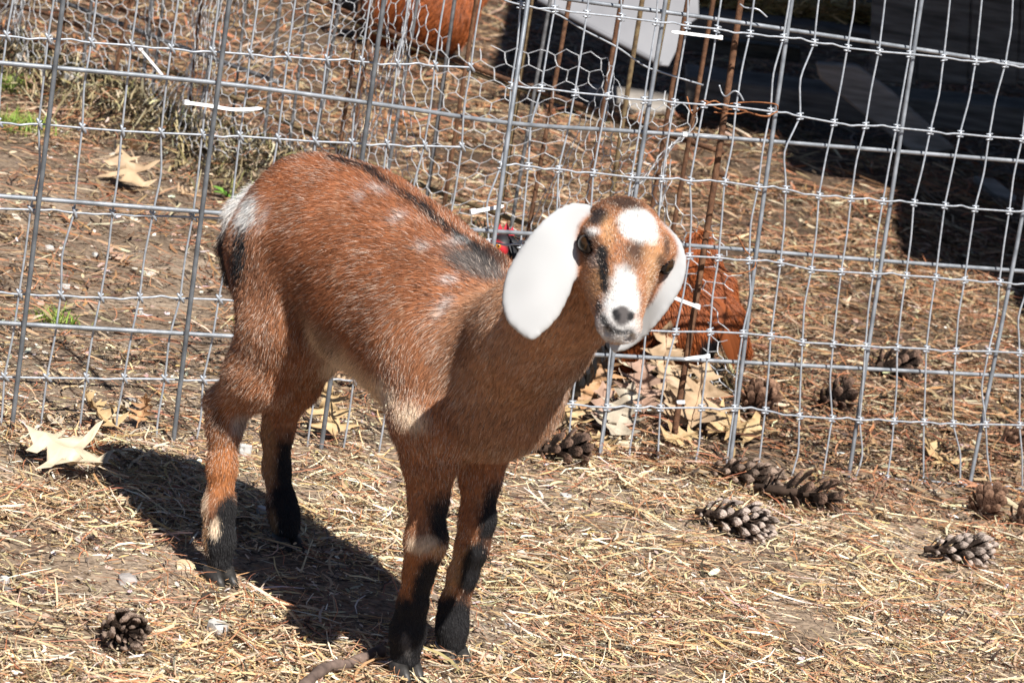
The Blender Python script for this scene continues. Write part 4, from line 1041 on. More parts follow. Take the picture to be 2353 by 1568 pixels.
# eyes
def uv_sphere(r, nu=16, nv=12, sc=(1, 1, 1)):
    th = np.linspace(0, math.pi, nv + 1); ph = np.linspace(0, 2 * math.pi, nu, endpoint=False)
    V = np.array([[math.sin(a) * math.cos(b2), math.sin(a) * math.sin(b2), math.cos(a)] for a in th for b2 in ph]) * r * np.array(sc)
    F = [[i * nu + j, i * nu + (j + 1) % nu, (i + 1) * nu + (j + 1) % nu, (i + 1) * nu + j] for i in range(nv) for j in range(nu)]
    return V, np.array(F)
eye_mat, t, b = new_mat('eye', .04, 0, .35); a_ = t.nodes.new('ShaderNodeAttribute'); a_.attribute_name = 'col'; t.links.new(a_.outputs['Color'], b.inputs['Base Color'])
lid_mat = mat_noise('eyelid', [(.008, .006, .006), (.022, .015, .011)], 200, .9, 0, 0, spec=.1)
for s, c in zip((-1, 1), eyeC):
    out = ev * s * .80 + mz * .52 + qv * .16; out /= np.linalg.norm(out)
    hor = np.cross(out, qv); hor /= np.linalg.norm(hor); ver = np.cross(hor, out)
    V, F = uv_sphere(.0092, 32, 24)
    x, y, z = V[:, 0], V[:, 1], V[:, 2]
    colr = np.tile(np.array([[.012, .009, .008]]), (len(V), 1))
    rr_ = np.hypot(x, y)
    iris = (z > 0) & (rr_ < .0072); colr[iris] = (.035, .017, .006)
    rim = (z > 0) & (rr_ > .0066) & (rr_ < .0085); colr[rim] = (.015, .012, .01)
    pup = (z > 0) & (np.abs(y) < .0019) & (np.abs(x) < .0052); colr[pup] = (.004, .004, .004)
    Vw = V[:, :1] * hor + V[:, 1:2] * ver + V[:, 2:] * out + c
    e_ = link('eye', mesh_np('eye', Vw - g_base, F, True, colr), eye_mat, kid)
    ringp = []
    for a in np.linspace(0, 2 * math.pi, 21):
        ringp.append(c + out * (.0055 - .0015 * abs(math.cos(a))) + hor * .0088 * math.cos(a) + ver * (.0044 * math.sin(a) - .0012))
    v, f = tube(np.array(ringp) - g_base, .0022, 6, False); link('eyelid', mesh_py('eyelid', v, f), lid_mat, e_)
# hooves: two toes each
hoof_mat = mat_noise('hoof_horn', [(.012, .011, .010), (.026, .023, .021), (.05, .044, .038)], 90, .5, 0, .3, 200, .4)
def hoof(q, foot, side):
    p = q[-1][0]; g0 = foot.copy(); g0[2] = float(gz(p[0], p[1]))
    fwd = GA * .96 + GN * .1; fwd /= np.linalg.norm(fwd); sd_ = np.cross(UP, fwd); parts = []
    for s in (-1, 1):
        rings = []
        top = p + np.array([0, 0, -.002])
        zb = float(gz(p[0], p[1])) - .002
        for tt, rx, ry, sh in ((0, .0090, .0120, .001), (.45, .0100, .0160, .005), (1.0, .0108, .0195, .010)):
            c = np.array([top[0], top[1], top[2] * (1 - tt) + zb * tt]) + sd_ * s * .0082 + fwd * sh
            an = np.linspace(0, 2 * math.pi, 12, endpoint=False)
            px = np.cos(an) * ry * (1 + .18 * (np.cos(an) > 0)); pyy = np.sin(an) * rx * (1 - .35 * np.clip(np.cos(an), 0, 1))
            rings.append(c + px[:, None] * fwd + pyy[:, None] * sd_)
        V = np.vstack(rings + [rings[0].mean(0)[None], rings[-1].mean(0)[None]])
        F = [[i * 12 + j, i * 12 + (j + 1) % 12, (i + 1) * 12 + (j + 1) % 12, (i + 1) * 12 + j] for i in range(2) for j in range(12)]
        F += [[36, (j + 1) % 12, j, j] for j in range(12)] + [[37, 24 + j, 24 + (j + 1) % 12, 24 + (j + 1) % 12] for j in range(12)]
        parts.append((V, np.array(F)))
    v, f = join(parts); link('hoof', mesh_py('hoof', v - g_base, f), hoof_mat, kid)
for q, ft, s in ((qa, H_N, 1), (qb, H_F, -1), (qc, F_N, 1), (qd, F_F, -1)): hoof(q, ft, s)
# ------------------------------------------------------------------ hens
def plumage(V, F, N, flow, n, L, Wd, colf, rng, lift=.25):
    """overlapping feather blades over a surface"""
    P, fi_, w_ = sample_faces(V, F, np.ones(len(F)), n, rng)
    nn = (N[F[fi_]] * w_[..., None]).sum(1); nn /= np.linalg.norm(nn, axis=1)[:, None]
    fl_ = flow(P) + .18 * rng.standard_normal((n, 3)); fl_ -= nn * (fl_ * nn).sum(1)[:, None]; fl_ /= np.linalg.norm(fl_, axis=1)[:, None] + 1e-9
    sd_ = np.cross(nn, fl_)
    l = (L * (.7 + .6 * rng.random(n)))[:, None]; w = (Wd * (.7 + .6 * rng.random(n)))[:, None]
    rows = []
    for t2, ww, hh in ((0, .5, .0006), (.45, 1.0, .003), (.8, .8, .0045), (1.0, .12, .0045)):
        c = P + fl_ * l * t2 + nn * (hh + lift * l * t2 * .25)
        rows += [c - sd_ * w * ww / 2, c + nn * w * ww * .10, c + sd_ * w * ww / 2]
    X = np.stack(rows, 1).reshape(-1, 3); b0 = np.arange(n)[:, None] * 12
    F2 = np.concatenate([b0 + np.array([[r * 3 + k, r * 3 + k + 1, r * 3 + k + 4, r * 3 + k + 3]]) for r in range(3) for k in range(2)]).reshape(-1, 4)
    c = colf(P) * (1 + .32 * rng.standard_normal((n, 1)))
    cc = np.repeat(np.clip(c, .005, .9), 12, axis=0)
    return X, F2, cc
feather_mat = mat_col('feather', .55, .35)
RUS = np.array([.25, .066, .017]); RUSD = np.array([.12, .034, .011]); BLK = np.array([.012, .012, .014])
def hen(name, label, foot, B, flow, colf, L, Wd, n, seed, h=.004):
    th = thing(name, label, 'hen', foot)
    V, F = B.mesh(h); V = relax(V, F, 2, .4); N = vnormals(V, F)
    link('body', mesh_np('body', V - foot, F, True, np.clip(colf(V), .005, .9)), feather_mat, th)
    rg = np.random.default_rng(seed); P, fi_, w_ = sample_faces(V, F, np.ones(len(F)), n, rg)
    nn = (N[F[fi_]] * w_[..., None]).sum(1); nn /= np.linalg.norm(nn, axis=1)[:, None]
    fl_ = flow(P) + .35 * (np.stack([noise3(P, 40, 5), noise3(P, 40, 6), noise3(P, 40, 7)], -1) - .5); fl_ -= nn * (fl_ * nn).sum(1)[:, None]; fl_ /= np.linalg.norm(fl_, axis=1)[:, None] + 1e-9
    d_ = fl_ * .93 + nn * (.22 + .12 * rg.standard_normal(n))[:, None] + .08 * rg.standard_normal((n, 3)); d_ /= np.linalg.norm(d_, axis=1)[:, None]
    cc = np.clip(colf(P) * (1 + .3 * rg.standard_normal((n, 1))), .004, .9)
    fur_curves('plumage', P, d_, L * (.5 + .7 * rg.random(n)), -nn * .25 + .05 * rg.standard_normal((n, 3)), cc, np.full(n, Wd), th, fur_mat, foot)
    return th
# russet hen resting behind the wire
f1 = gp(1560, 850); n1v = np.array([0, -1, 0.])
def hb(x, y, off=0.0): return on_plane(x, y, f1 + n1v * off, n1v)
B1 = Body()
B1.cone(hb(1440, 765, .03), .060, hb(1555, 745, .03), .062, .03)
B1.cone(hb(1555, 745, .02), .058, hb(1600, 690, .0), .042, .03)
B1.cone(hb(1600, 690, -.01), .040, hb(1612, 615, -.03), .026, .02)
B1.cone(hb(1612, 615, -.03), .026, hb(1606, 556, -.05), .017, .015)
B1.cone(hb(1612, 672, .02), .034, hb(1668, 732, .03), .024, .02)
B1.cone(hb(1668, 732, .03), .024, hb(1714, 808, .03), .008, .015)
B1.cone(hb(1650, 665, -.02), .026, hb(1668, 720, -.01), .020, .015)
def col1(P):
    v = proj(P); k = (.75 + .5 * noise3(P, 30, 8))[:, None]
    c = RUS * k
    d = smooth(1.0, .6, np.hypot((v[:, 0] - 1640) / 46, (v[:, 1] - 800) / 40))[:, None]  # shade of the gap under the wing, painted black into the plumage
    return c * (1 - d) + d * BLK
def flow1(P):
    v = proj(P)
    dwn = np.array([[.35, 0, -.9]]); wing = np.array([[.62, 0, -.78]]); upn = np.array([[.1, .1, -.9]])
    w = smooth(1590, 1640, v[:, 0])[:, None]
    return dwn * (1 - w) + wing * w
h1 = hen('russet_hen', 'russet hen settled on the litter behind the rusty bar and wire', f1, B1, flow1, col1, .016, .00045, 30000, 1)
# long wing and tail feathers
def quill(a, b2, w, bend, mat_c, parent, base, name='flight_feather'):
    ax = b2 - a; L = np.linalg.norm(ax); d = ax / L; sd_ = np.cross(d, -CF); sd_ /= np.linalg.norm(sd_); nn = np.cross(sd_, d)
    rows = []
    for t2, ww in ((0, .35), (.25, .9), (.55, 1.0), (.8, .85), (.95, .45), (1, .05)):
        c = a + ax * t2 + nn * bend * math.sin(t2 * math.pi) * L + sd_ * w * .6 * t2 * t2
        rows += [c - sd_ * w * ww / 2 - nn * w * .10 * ww, c, c + sd_ * w * ww / 2 - nn * w * .10 * ww]
    X = np.array(rows) - base; F2 = np.array([[r * 3 + k, r * 3 + k + 1, r * 3 + k + 4, r * 3 + k + 3] for r in range(5) for k in range(2)])
    c = np.tile(np.clip(mat_c * (1 + .15 * RNG.standard_normal()), .004, .9), (len(X), 1))
    link(name, mesh_np(name, X, F2, True, c), feather_mat, parent)
for i in range(9):
    q = i / 8
    quill(hb(1616 + 26 * q, 672 + 10 * q, .060), hb(1698 + 26 * q - 8 * (i % 2), 836 - 50 * q, .050 - .02 * q), .014, .10, RUS * (.8 + .3 * q), h1, f1)
for i in range(6):
    q = i / 5
    quill(hb(1640 + 8 * q, 650 + 12 * q, -.0), hb(1672 + 10 * q, 748 - 16 * q, -.005), .018, .16, RUSD * (1 + .6 * q), h1, f1)
for i in range(5): quill(hb(1598 + 7 * i, 668, .0), hb(1590 + 11 * i, 548 + 6 * abs(i - 2), -.04), .014, .06, RUS * .75, h1, f1, 'hackle_feather')
# russet hen further back
f2 = gp(950, 122); n2v = np.array([0, -1, 0.])
def hb2(x, y, off=0.0): return on_plane(x, y, f2 + n2v * off, n2v)
B2 = Body()
B2.cone(hb2(905, 35, .02), .080, hb2(990, 20, .04), .105, .04); B2.cone(hb2(990, 10, .04), .095, hb2(1060, -40), .06, .04); B2.cone(hb2(880, 20), .06, hb2(810, -10), .035, .03); B2.cone(hb2(1060, -40), .055, hb2(1085, -110), .035, .03)
def col2(P):
    v = proj(P); k = (.7 + .6 * noise3(P, 18, 4))[:, None]; d = smooth(870, 830, v[:, 0])[:, None]
    return RUS * k * (1 - d) + d * BLK
h2 = hen('russet_hen', 'russet hen standing by the dark gap behind the chicken wire', f2, B2, lambda P: np.tile([[-.5, 0, -.8]], (len(P), 1)), col2, .026, .0008, 16000, 2, .008)
legm = mat_noise('hen_leg_skin', [(.45, .28, .10), (.6, .4, .2)], 80, .6, 0, 0)
for x in (930, 985):
    a = hb2(x, 80, .03); g_ = gp(x - 6, 128); v, f = tube(spline([a, (a + g_) / 2 + np.array([0, .01, 0]), g_ + np.array([0, 0, -.004])], 4) - f2, .006, 6); link('leg', mesh_py('leg', v, f), legm, h2)
# black hen peering out between the rods
hc_ = PL.hit(1152, 566, -.09); f3 = np.array([hc_[0] + .05, hc_[1] + .12, 0]); f3[2] = float(gz(f3[0], f3[1]))
B3 = Body()
B3.ell(hc_, np.eye(3), (.016, .020, .017), .008)
B3.cone(hc_ + np.array([.004, .012, -.004]), .015, hc_ + np.array([.03, .05, -.10]), .034, .02)
B3.cone(hc_ + np.array([.03, .05, -.10]), .034, f3 + np.array([.02, .04, .12]), .075, .04)
B3.cone(f3 + np.array([.02, .04, .12]), .08, f3 + np.array([.10, .16, .14]), .05, .04)
redm = np.array([.50, .020, .030])
def col3(P):
    d = np.linalg.norm((P - (hc_ + np.array([-.006, -.012, -.004]))) / np.array([.016, .016, .014]), axis=1); w = smooth(1.15, .85, d)[:, None]
    return BLK * (1 - w) + w * redm * (.7 + .5 * noise3(P, 300, 3))[:, None]
h3 = thing('black_hen', 'black hen with red comb and orange eye peering out behind the white ear', 'hen', f3)
V, F = B3.mesh(.003); V = relax(V, F, 1, .4); N3 = vnormals(V, F)
link('body', mesh_np('body', V - f3, F, True, col3(V)), feather_mat, h3)
X, F2, cc = plumage(V, F, N3, lambda P: np.tile([[.3, .3, -.9]], (len(P), 1)), 900, .022, .009, lambda P: np.tile(BLK, (len(P), 1)), np.random.default_rng(9))
kk_ = np.linalg.norm(X.reshape(-1, 12, 3).mean(1) - hc_, axis=1) > .024
X = X.reshape(-1, 12, 3)[kk_].reshape(-1, 3); n_ = kk_.sum(); b0_ = np.arange(n_)[:, None] * 12
F2 = np.concatenate([b0_ + np.array([[r * 3 + k, r * 3 + k + 1, r * 3 + k + 4, r * 3 + k + 3]]) for r in range(3) for k in range(2)]).reshape(-1, 4)
link('plumage', mesh_np('plumage', X - f3, F2, True, cc.reshape(-1, 12, 3)[kk_].reshape(-1, 3)), feather_mat, h3)
combm = mat_noise('comb_skin', [(.42, .012, .03), (.62, .04, .06)], 200, .5, 0, .3, 400, .4)
cp = [hc_ + CU * .012 + np.array([.0, -.004, 0])]
prof = [(-.016, .004), (-.014, .012), (-.010, .008), (-.006, .019), (-.002, .010), (.003, .021), (.007, .010), (.011, .015), (.013, .003)]
o_ = hc_ + CU * .011 + CR * .004
fr = np.array([o_ + CR * a + CU * b2 - CF * .006 for a, b2 in prof]); bk = fr + CF * .005; k_ = len(prof)
link('comb', mesh_py('comb', np.vstack([fr, bk]) - f3, [list(range(k_)), list(range(k_, 2 * k_))[::-1]] + [[i, k_ + i, k_ + (i + 1) % k_, (i + 1) % k_] for i in range(k_)], False), combm, h3)
V, F = uv_sphere(.0042, 16, 12); rr_ = np.hypot(V[:, 0], V[:, 1]); cl = np.where(((V[:, 2] > 0) & (rr_ < .0018))[:, None], [[.004, .004, .004]], [[.55, .22, .03]])
ec = hc_ - CF * .017 - CR * .004; link('eye', mesh_np('eye', (V[:, :1] * CR + V[:, 1:2] * CU - V[:, 2:] * CF + ec) - f3, F, True, cl), eye_mat, h3)
v, f = tube(np.array([hc_ - CR * .010 - CF * .012 - CU * .004, hc_ - CR * .026 - CF * .018 - CU * .010]) - f3, [.006, .0012], 7); link('beak', mesh_py('beak', v, f), legm, h3)
# ------------------------------------------------------------------ oak leaves
def leaf_mesh(seed, lobes=4, base_w=.10):
    """a lobed, pointed oak leaf of length 1 along +y, midrib down the middle"""
    r = np.random.default_rng(seed)
    sides = []
    for s in (-1, 1):
        pts = [(0.0, .012)]
        y = .10
        for i in range(lobes):
            f_ = (i + .5) / lobes; amp = (.22 + .26 * math.sin(math.pi * min(1, f_ * .9 + .18))) * (.85 + .3 * r.random())
            pts.append((y, base_w * (.5 + .6 * r.random()) * (.6 + .8 * math.sin(math.pi * f_))))
            pts.append((y + .03, amp * .62)); pts.append((y + .10, amp)); pts.append((y + .085 + .03, amp * .55))
            if r.random() < .6: pts.append((y + .15, amp * .66)); pts.append((y + .14, amp * .35))
            y += .82 / lobes
        pts += [(.90, .07), (1.0, .004)]
        sides.append((s, pts))
    V, F, C = [], [], []
    for s, pts in sides:
        for (y, w) in pts:
            V += [(s * w * q_, min(1.02, max(0, y)), 0) for q_ in (0, .25, .5, .78, 1.0)]
        b0 = len(V) - 5 * len(pts)
        for i in range(len(pts) - 1):
            for k in range(4):
                a = b0 + 5 * i + k; q = [a, a + 1, a + 6, a + 5]
                F.append(q if s > 0 else q[::-1])
    return np.array(V, float), F
leaf_mats = {}
def leaf_mat(key, c):
    if key in leaf_mats: return leaf_mats[key]
    m = mat_noise('dry_leaf_' + key, [tuple(np.array(c) * .72), c, tuple(np.clip(np.array(c) * 1.18, 0, .85))], 26, .55, 0, .5, 120, .35, bdist=.002)
    leaf_mats[key] = m; return m
LC = {'cream': (.54, .44, .31), 'tan': (.43, .30, .185), 'gold': (.43, .295, .15), 'orange': (.39, .22, .11), 'pink': (.40, .26, .19), 'grey': (.42, .355, .27), 'brown': (.20, .12, .07)}
def oak_leaf(vx, vy, size, yaw, tilt, colr, label, roll=0, curl=.35, cross=.5, seed=None, lift=.004, lobes=4, wide=1.0, group=None):
    p = gp(vx, vy); k = scale_at(p); L = size / k; seed = seed if seed is not None else int(vx * 7 + vy)
    V, F = leaf_mesh(seed, lobes); r = np.random.default_rng(seed + 1)
    V[:, 1] -= .5; V[:, 0] *= wide
    V[:, 2] = curl * (V[:, 1] ** 2) * .9 + cross * np.abs(V[:, 0]) ** 1.5 * .9 + .06 * np.sin(V[:, 1] * 9 + seed) * V[:, 0] * 3 + .035 * np.sin(V[:, 0] * 15 + seed) + .03 * np.sin(V[:, 1] * 17 + V[:, 0] * 9 + seed * 2) + .10 * (V[:, 1] + .5) * np.sin(seed) * V[:, 0] * 4
    V *= L
    st, fs = tube(spline([(0, -.5 * L, V[:, 2].min() * 0 + curl * .225 * L), (.02 * L, -.60 * L, curl * .28 * L), (.03 * L, -.68 * L, curl * .30 * L)], 3), .0009, 5)
    rib = tube(np.array([(0, y * L, (curl * y * y * .9) * L + .0004) for y in np.linspace(-.5, .47, 9)]), np.linspace(.0009, .0003, 9), 4)
    Rm = (Matrix.Rotation(math.radians(yaw), 4, 'Z') @ Matrix.Rotation(math.radians(tilt), 4, 'X') @ Matrix.Rotation(math.radians(roll), 4, 'Y'))
    VV, FF = V, [list(f) for f in F]
    for vv, ff in ((st, fs), rib):
        o = len(VV); VV = np.vstack([VV, vv]); FF += [[i + o for i in (q[:3] if q[2] == q[3] else q)] for q in np.asarray(ff).tolist()]
    W_ = np.array([list(Rm.to_3x3() @ Vector(q)) for q in VV])
    zmin = np.min(W_[:, 2] + p[2] - gz(W_[:, 0] + p[0], W_[:, 1] + p[1]))
    o = link('oak_leaf', mesh_py('oak_leaf', W_, FF), leaf_mat(colr, LC[colr]), None, p + np.array([0, 0, -zmin + lift]))
    tag(o, label, 'leaf', group); return o
PG = 'oak leaves heaped against the foot of the wire'
oak_leaf(138, 1084, 225, 62, 9, 'cream', 'large pale cream oak leaf lying flat beside a reddish feather', curl=.12, cross=.12, wide=1.15, lift=.012, lobes=3)
oak_leaf(70, 1045, 80, 120, 10, 'brown', 'dark curled oak leaf under the large cream leaf', curl=.6, cross=.8)
oak_leaf(748, 1000, 150, 20, 40, 'gold', 'golden oak leaf with dark shadow behind the black hind leg', curl=.35, cross=.25, lobes=3, wide=1.1)
oak_leaf(722, 945, 120, -15, 62, 'tan', 'tan oak leaf standing on edge at the foot of a grey rod', curl=.3)
oak_leaf(790, 885, 60, 80, 10, 'tan', 'small tan leaf scrap under the belly of the kid', curl=.3)
oak_leaf(285, 432, 140, 35, 30, 'tan', 'pinkish tan oak leaf on the earth before the matted ridge', curl=.25, cross=.2, lobes=3, wide=1.1)
oak_leaf(300, 368, 60, 160, 30, 'tan', 'upright pale leaf tip against the matted ridge', curl=.2)
oak_leaf(412, 448, 52, 110, 20, 'tan', 'small folded leaf at the end of the matted ridge', curl=.5)
oak_leaf(218, 985, 140, 70, 34, 'gold', 'golden crumpled oak leaf by the foot of the slant knotted wire', curl=.5, cross=.7)
oak_leaf(275, 950, 90, 130, 10, 'grey', 'greyish oak leaf lying behind the golden crumpled leaf', curl=.3, cross=.3)
oak_leaf(325, 980, 74, -10, 62, 'orange', 'orange rolled leaf standing upright next to a grey rod', curl=1.2, cross=1.5)
oak_leaf(110, 975, 76, 70, 12, 'grey', 'pale thin leaf piece where the first grey rod enters the ground', curl=.3)
oak_leaf(262, 595, 66, 60, 16, 'pink', 'pinkish brown leaf on the bare earth behind the wire', curl=.3, cross=.3)
oak_leaf(120, 268, 60, 40, 16, 'pink', 'brown leaf beside the sunny grass patch', curl=.3, cross=.4)
oak_leaf(55, 215, 54, 120, 24, 'pink', 'reddish leaf scrap between grass blades near the far ridge', curl=.4, cross=.4)
pile = [(1300, 985, 108, 20, 44, 'gold', 'golden leaf half under the dark opened pine cone'), (1338, 960, 177, -15, 62, 'orange', 'big orange tan oak leaf propped up against the wire'), (1352, 905, 141, 10, 72, 'orange', 'curled orange leaf with a pointed tip high on the heap'),
        (1310, 905, 87, -40, 54, 'brown', 'shaded brown leaf at the back of the heap by the chest'), (1385, 990, 136, 30, 42, 'pink', 'pink tinged leaf in the middle of the heap'), (1418, 1015, 151, 340, 48, 'grey', 'grey tan leaf hanging over the front of the heap'),
        (1462, 955, 141, 15, 54, 'pink', 'crinkled rosy leaf behind a bright mesh wire'), (1482, 885, 188, -10, 72, 'cream', 'tall pale oak leaf topping the heap'), (1512, 920, 177, 20, 64, 'tan', 'broad cream tan leaf with pointed lobes leaning on the rusty bar'),
        (1535, 985, 122, 25, 44, 'tan', 'long narrow leaf sagging below the tall pale leaf'), (1590, 995, 177, 350, 52, 'tan', 'star shaped tan leaf standing out from the heap by the rusty bar'), (1655, 1000, 198, 82, 10, 'gold', 'flat golden leaf crossed by wire shadows'),
        (1560, 1030, 99, -60, 14, 'gold', 'small golden leaf at the front edge of the heap'), (1440, 1042, 106, 75, 12, 'cream', 'cream leaf flat on the straw before the heap'), (1382, 1035, 82, 20, 16, 'gold', 'little leaf tip between two wires in front of the heap'),
        (1530, 870, 101, -30, 54, 'tan', 'small tan leaf behind the heap near the russet hen')]
for a in pile: oak_leaf(a[0], a[1], a[2], a[3], a[4], a[5], a[6], curl=.35 + .5 * ((a[0] * 7) % 10) / 10, cross=.3 + .9 * ((a[1] * 3) % 10) / 10, roll=((a[0] + a[1]) % 50) - 25, group=PG, wide=1.05, lift=.004)
oak_leaf(2145, 1068, 124, 40, 26, 'gold', 'golden brown leaf caught upright between wires near the bottom of the mesh', curl=.5, cross=.4, lobes=3, wide=1.15)
oak_leaf(1970, 1168, 40, 20, 20, 'gold', 'tiny yellow leaf scrap beside the spiky pine cone', curl=.4)

# ------------------------------------------------------------------ pine cones
def scale_mesh(kind):
    """one cone scale, root at origin, growing along +y, upper face +z"""
    if kind == 'knob':
        sec = [(0, .09, .04, 0), (.5, .24, .045, .01), (.80, .40, .07, .03), (.94, .37, .15, .09), (1.04, .20, .13, .15), (1.12, .03, .02, .22)]
    else:
        sec = [(0, .12, .03, 0), (.4, .26, .025, .04), (.75, .40, .028, .12), (.95, .36, .05, .22), (1.04, .16, .05, .29)]
    V, F = [], []; m = 6
    for y, w, h, z in sec:
        for k in range(m):
            a = k * math.pi * 2 / m + math.pi / 6; V.append((w * math.cos(a), y, z + h * math.sin(a)))
    for i in range(len(sec) - 1):
        for k in range(m): F.append([i * m + k, i * m + (k + 1) % m, (i + 1) * m + (k + 1) % m, (i + 1) * m + k])
    F.append(list(range(m))[::-1]); F.append([(len(sec) - 1) * m + k for k in range(m)])
    return np.array(V), F
def cone_scale_mat(name, body, tip):
    m, t, b = new_mat(name, .8, 0, .2)
    tc2 = t.nodes.new('ShaderNodeTexCoord'); sp = t.nodes.new('ShaderNodeSeparateXYZ'); t.links.new(tc2.outputs['Object'], sp.inputs[0])
    r = t.nodes.new('ShaderNodeValToRGB'); e = r.color_ramp.elements; e[0].position = .70; e[0].color = (*body, 1); e[1].position = .98; e[1].color = (*tip, 1)
    n = t.nodes.new('ShaderNodeTexNoise'); n.inputs['Scale'].default_value = 5; n.inputs['Detail'].default_value = 4
    oi = t.nodes.new('ShaderNodeObjectInfo'); ad = t.nodes.new('ShaderNodeVectorMath'); t.links.new(tc2.outputs['Object'], ad.inputs[0]); t.links.new(oi.outputs['Random'], ad.inputs[1]); t.links.new(ad.outputs[0], n.inputs['Vector'])
    mm = t.nodes.new('ShaderNodeMath'); mm.operation = 'MULTIPLY_ADD'; mm.inputs[1].default_value = .7; mm.inputs[2].default_value = -.35; t.links.new(n.outputs['Fac'], mm.inputs[0])
    m2 = t.nodes.new('ShaderNodeMath'); m2.operation = 'ADD'; t.links.new(sp.outputs['Y'], m2.inputs[0]); t.links.new(mm.outputs[0], m2.inputs[1]); t.links.new(m2.outputs[0], r.inputs[0])
    hs = t.nodes.new('ShaderNodeHueSaturation'); m3 = t.nodes.new('ShaderNodeMath'); m3.operation = 'MULTIPLY_ADD'; m3.inputs[1].default_value = .7; m3.inputs[2].default_value = .65
    t.links.new(oi.outputs['Random'], m3.inputs[0]); t.links.new(m3.outputs[0], hs.inputs['Value']); t.links.new(r.outputs[0], hs.inputs['Color']); t.links.new(hs.outputs[0], b.inputs['Base Color'])
    bp = t.nodes.new('ShaderNodeBump'); bp.inputs['Strength'].default_value = .5; bp.inputs['Distance'].default_value = .08; n3 = t.nodes.new('ShaderNodeTexNoise'); n3.inputs['Scale'].default_value = 14
    t.links.new(tc2.outputs['Object'], n3.inputs['Vector']); t.links.new(n3.outputs['Fac'], bp.inputs['Height']); t.links.new(bp.outputs[0], b.inputs['Normal'])
    return m
CM = {'grey': cone_scale_mat('cone_grey', (.045, .028, .020), (.30, .215, .165)), 'white': cone_scale_mat('cone_resin', (.05, .032, .024), (.46, .37, .315)), 'brown': cone_scale_mat('cone_brown', (.075, .036, .022), (.27, .155, .10)), 'dark': cone_scale_mat('cone_dark', (.030, .018, .013), (.20, .125, .09))}
SM = {}
for kd in ('knob', 'open'):
    for cl in CM:
        v, f = scale_mesh(kd); me = mesh_py('scale', v, f, False); me.materials.append(CM[cl]); SM[(kd, cl)] = me
core_m = mat_noise('cone_core', [(.03, .018, .012), (.08, .05, .035)], 80, .9, 0, .4)
def pine_cone(vx, vy, a_px, L_px, R_px, kind, cl, label, N=52, elev=8, depth_yaw=0, seed=0, openang=None, skip=.0, sink=.25):
    """a_px: direction of the axis in the picture (degrees, 0 = to the right, 90 = up), depth_yaw turns it away from the viewer"""
    p = gp(vx, vy + R_px * .6); k = scale_at(p); L = L_px / k; R = R_px / k
    a = math.radians(a_px); d = CR * math.cos(a) + np.array([0, 1., 0]) * math.sin(a) * 1.0
    d = d * math.cos(math.radians(depth_yaw)) + np.array([0, 1., 0]) * math.sin(math.radians(depth_yaw)); d[2] = 0; d /= np.linalg.norm(d); d = d * math.cos(math.radians(elev)) + UP * math.sin(math.radians(elev))
    c = p + UP * (R * (1 - sink))
    th = thing('pine_cone', label, 'pine cone', p, 'pine cones on the ground'); r = np.random.default_rng(seed + 11)
    s1 = np.cross(d, UP); s1 /= np.linalg.norm(s1); s2 = np.cross(s1, d)
    pts = np.array([c + d * L * (t2 - .5) for t2 in (0, .3, .7, .95)]); v, f = tube(pts - p, [R * .18, R * .24, R * .16, R * .05], 7); link('core', mesh_py('core', v, f), core_m, th)
    oa = openang if openang is not None else (58 if kind == 'knob' else 80)
    for i in range(N):
        if r.random() < skip: continue
        t2 = (i + .5) / N; an = i * 2.39996 + r.normal(0, .06)
        prof = (math.sin(math.pi * min(1, .16 + .80 * t2)) ** .7)
        rad_ = s1 * math.cos(an) + s2 * math.sin(an)
        o_ = math.radians(oa * (1 - .45 * t2) + r.normal(0, 5))
        gd = d * math.cos(o_) + rad_ * math.sin(o_)                    # growth direction
        up_ = d * -math.sin(o_) * -1 - rad_ * math.cos(o_) * -1; up_ = d * math.sin(o_) - rad_ * math.cos(o_)
        ln = R * prof * (1.0 if kind == 'knob' else 1.12) / max(.35, math.sin(o_)) * (.9 + .2 * r.random())
        wid = np.cross(gd, up_); pos = c + d * L * (t2 * .86 - .46) + rad_ * R * .06
        w_ = ln * (.50 if kind == 'knob' else .62)
        m = np.eye(4); m[:3, 0] = wid * w_; m[:3, 1] = gd * ln; m[:3, 2] = -up_ * ln * (.75 if kind == 'knob' else .8) * -1; m[:3, 3] = pos - p
        o = link('scale', SM[(kind, cl)], None, th); o.matrix_local = Matrix(m.tolist())
    return th
pine_cone(274, 1450, -66, 150, 50, 'knob', 'grey', 'knobbly brown grey pine cone alone on the straw near the hind hoof', 34, 14, 0, 1)
pine_cone(1285, 1036, 10, 130, 44, 'open', 'dark', 'dark opened pine cone beneath the chest of the kid', 40, 6, 0, 2)
pine_cone(1700, 1094, -12, 180, 40, 'knob', 'grey', 'greyish closed pine cone touching the spiky one at the wire', 58, 4, 0, 3)
pine_cone(1832, 1138, -14, 215, 50, 'open', 'dark', 'long spiky dark pine cone with scales spread wide', 34, 5, 0, 4, 82, .12)
pine_cone(1672, 1195, -24, 172, 46, 'knob', 'white', 'resin whitened pine cone lying in front of the two joined cones', 50, 4, 0, 5)
pine_cone(2195, 1268, 6, 160, 42, 'knob', 'white', 'pale grey knobbly pine cone alone on the open straw', 52, 5, 0, 6)
pine_cone(2258, 1165, 60, 84, 40, 'open', 'brown', 'squat brown pine cone just under the bottom wire', 40, 30, 0, 7)
pine_cone(2352, 1188, 30, 90, 38, 'open', 'brown', 'brown pine cone cut by the edge next to the squat one', 36, 10, 0, 8)
pine_cone(1905, 922, 20, 98, 38, 'open', 'dark', 'dark gaping pine cone behind the mesh with pale scale rims', 36, 35, 0, 9)
pine_cone(1735, 930, 70, 90, 42, 'open', 'brown', 'open brown pine cone behind the mesh beside the golden leaf', 40, 30, 0, 10)
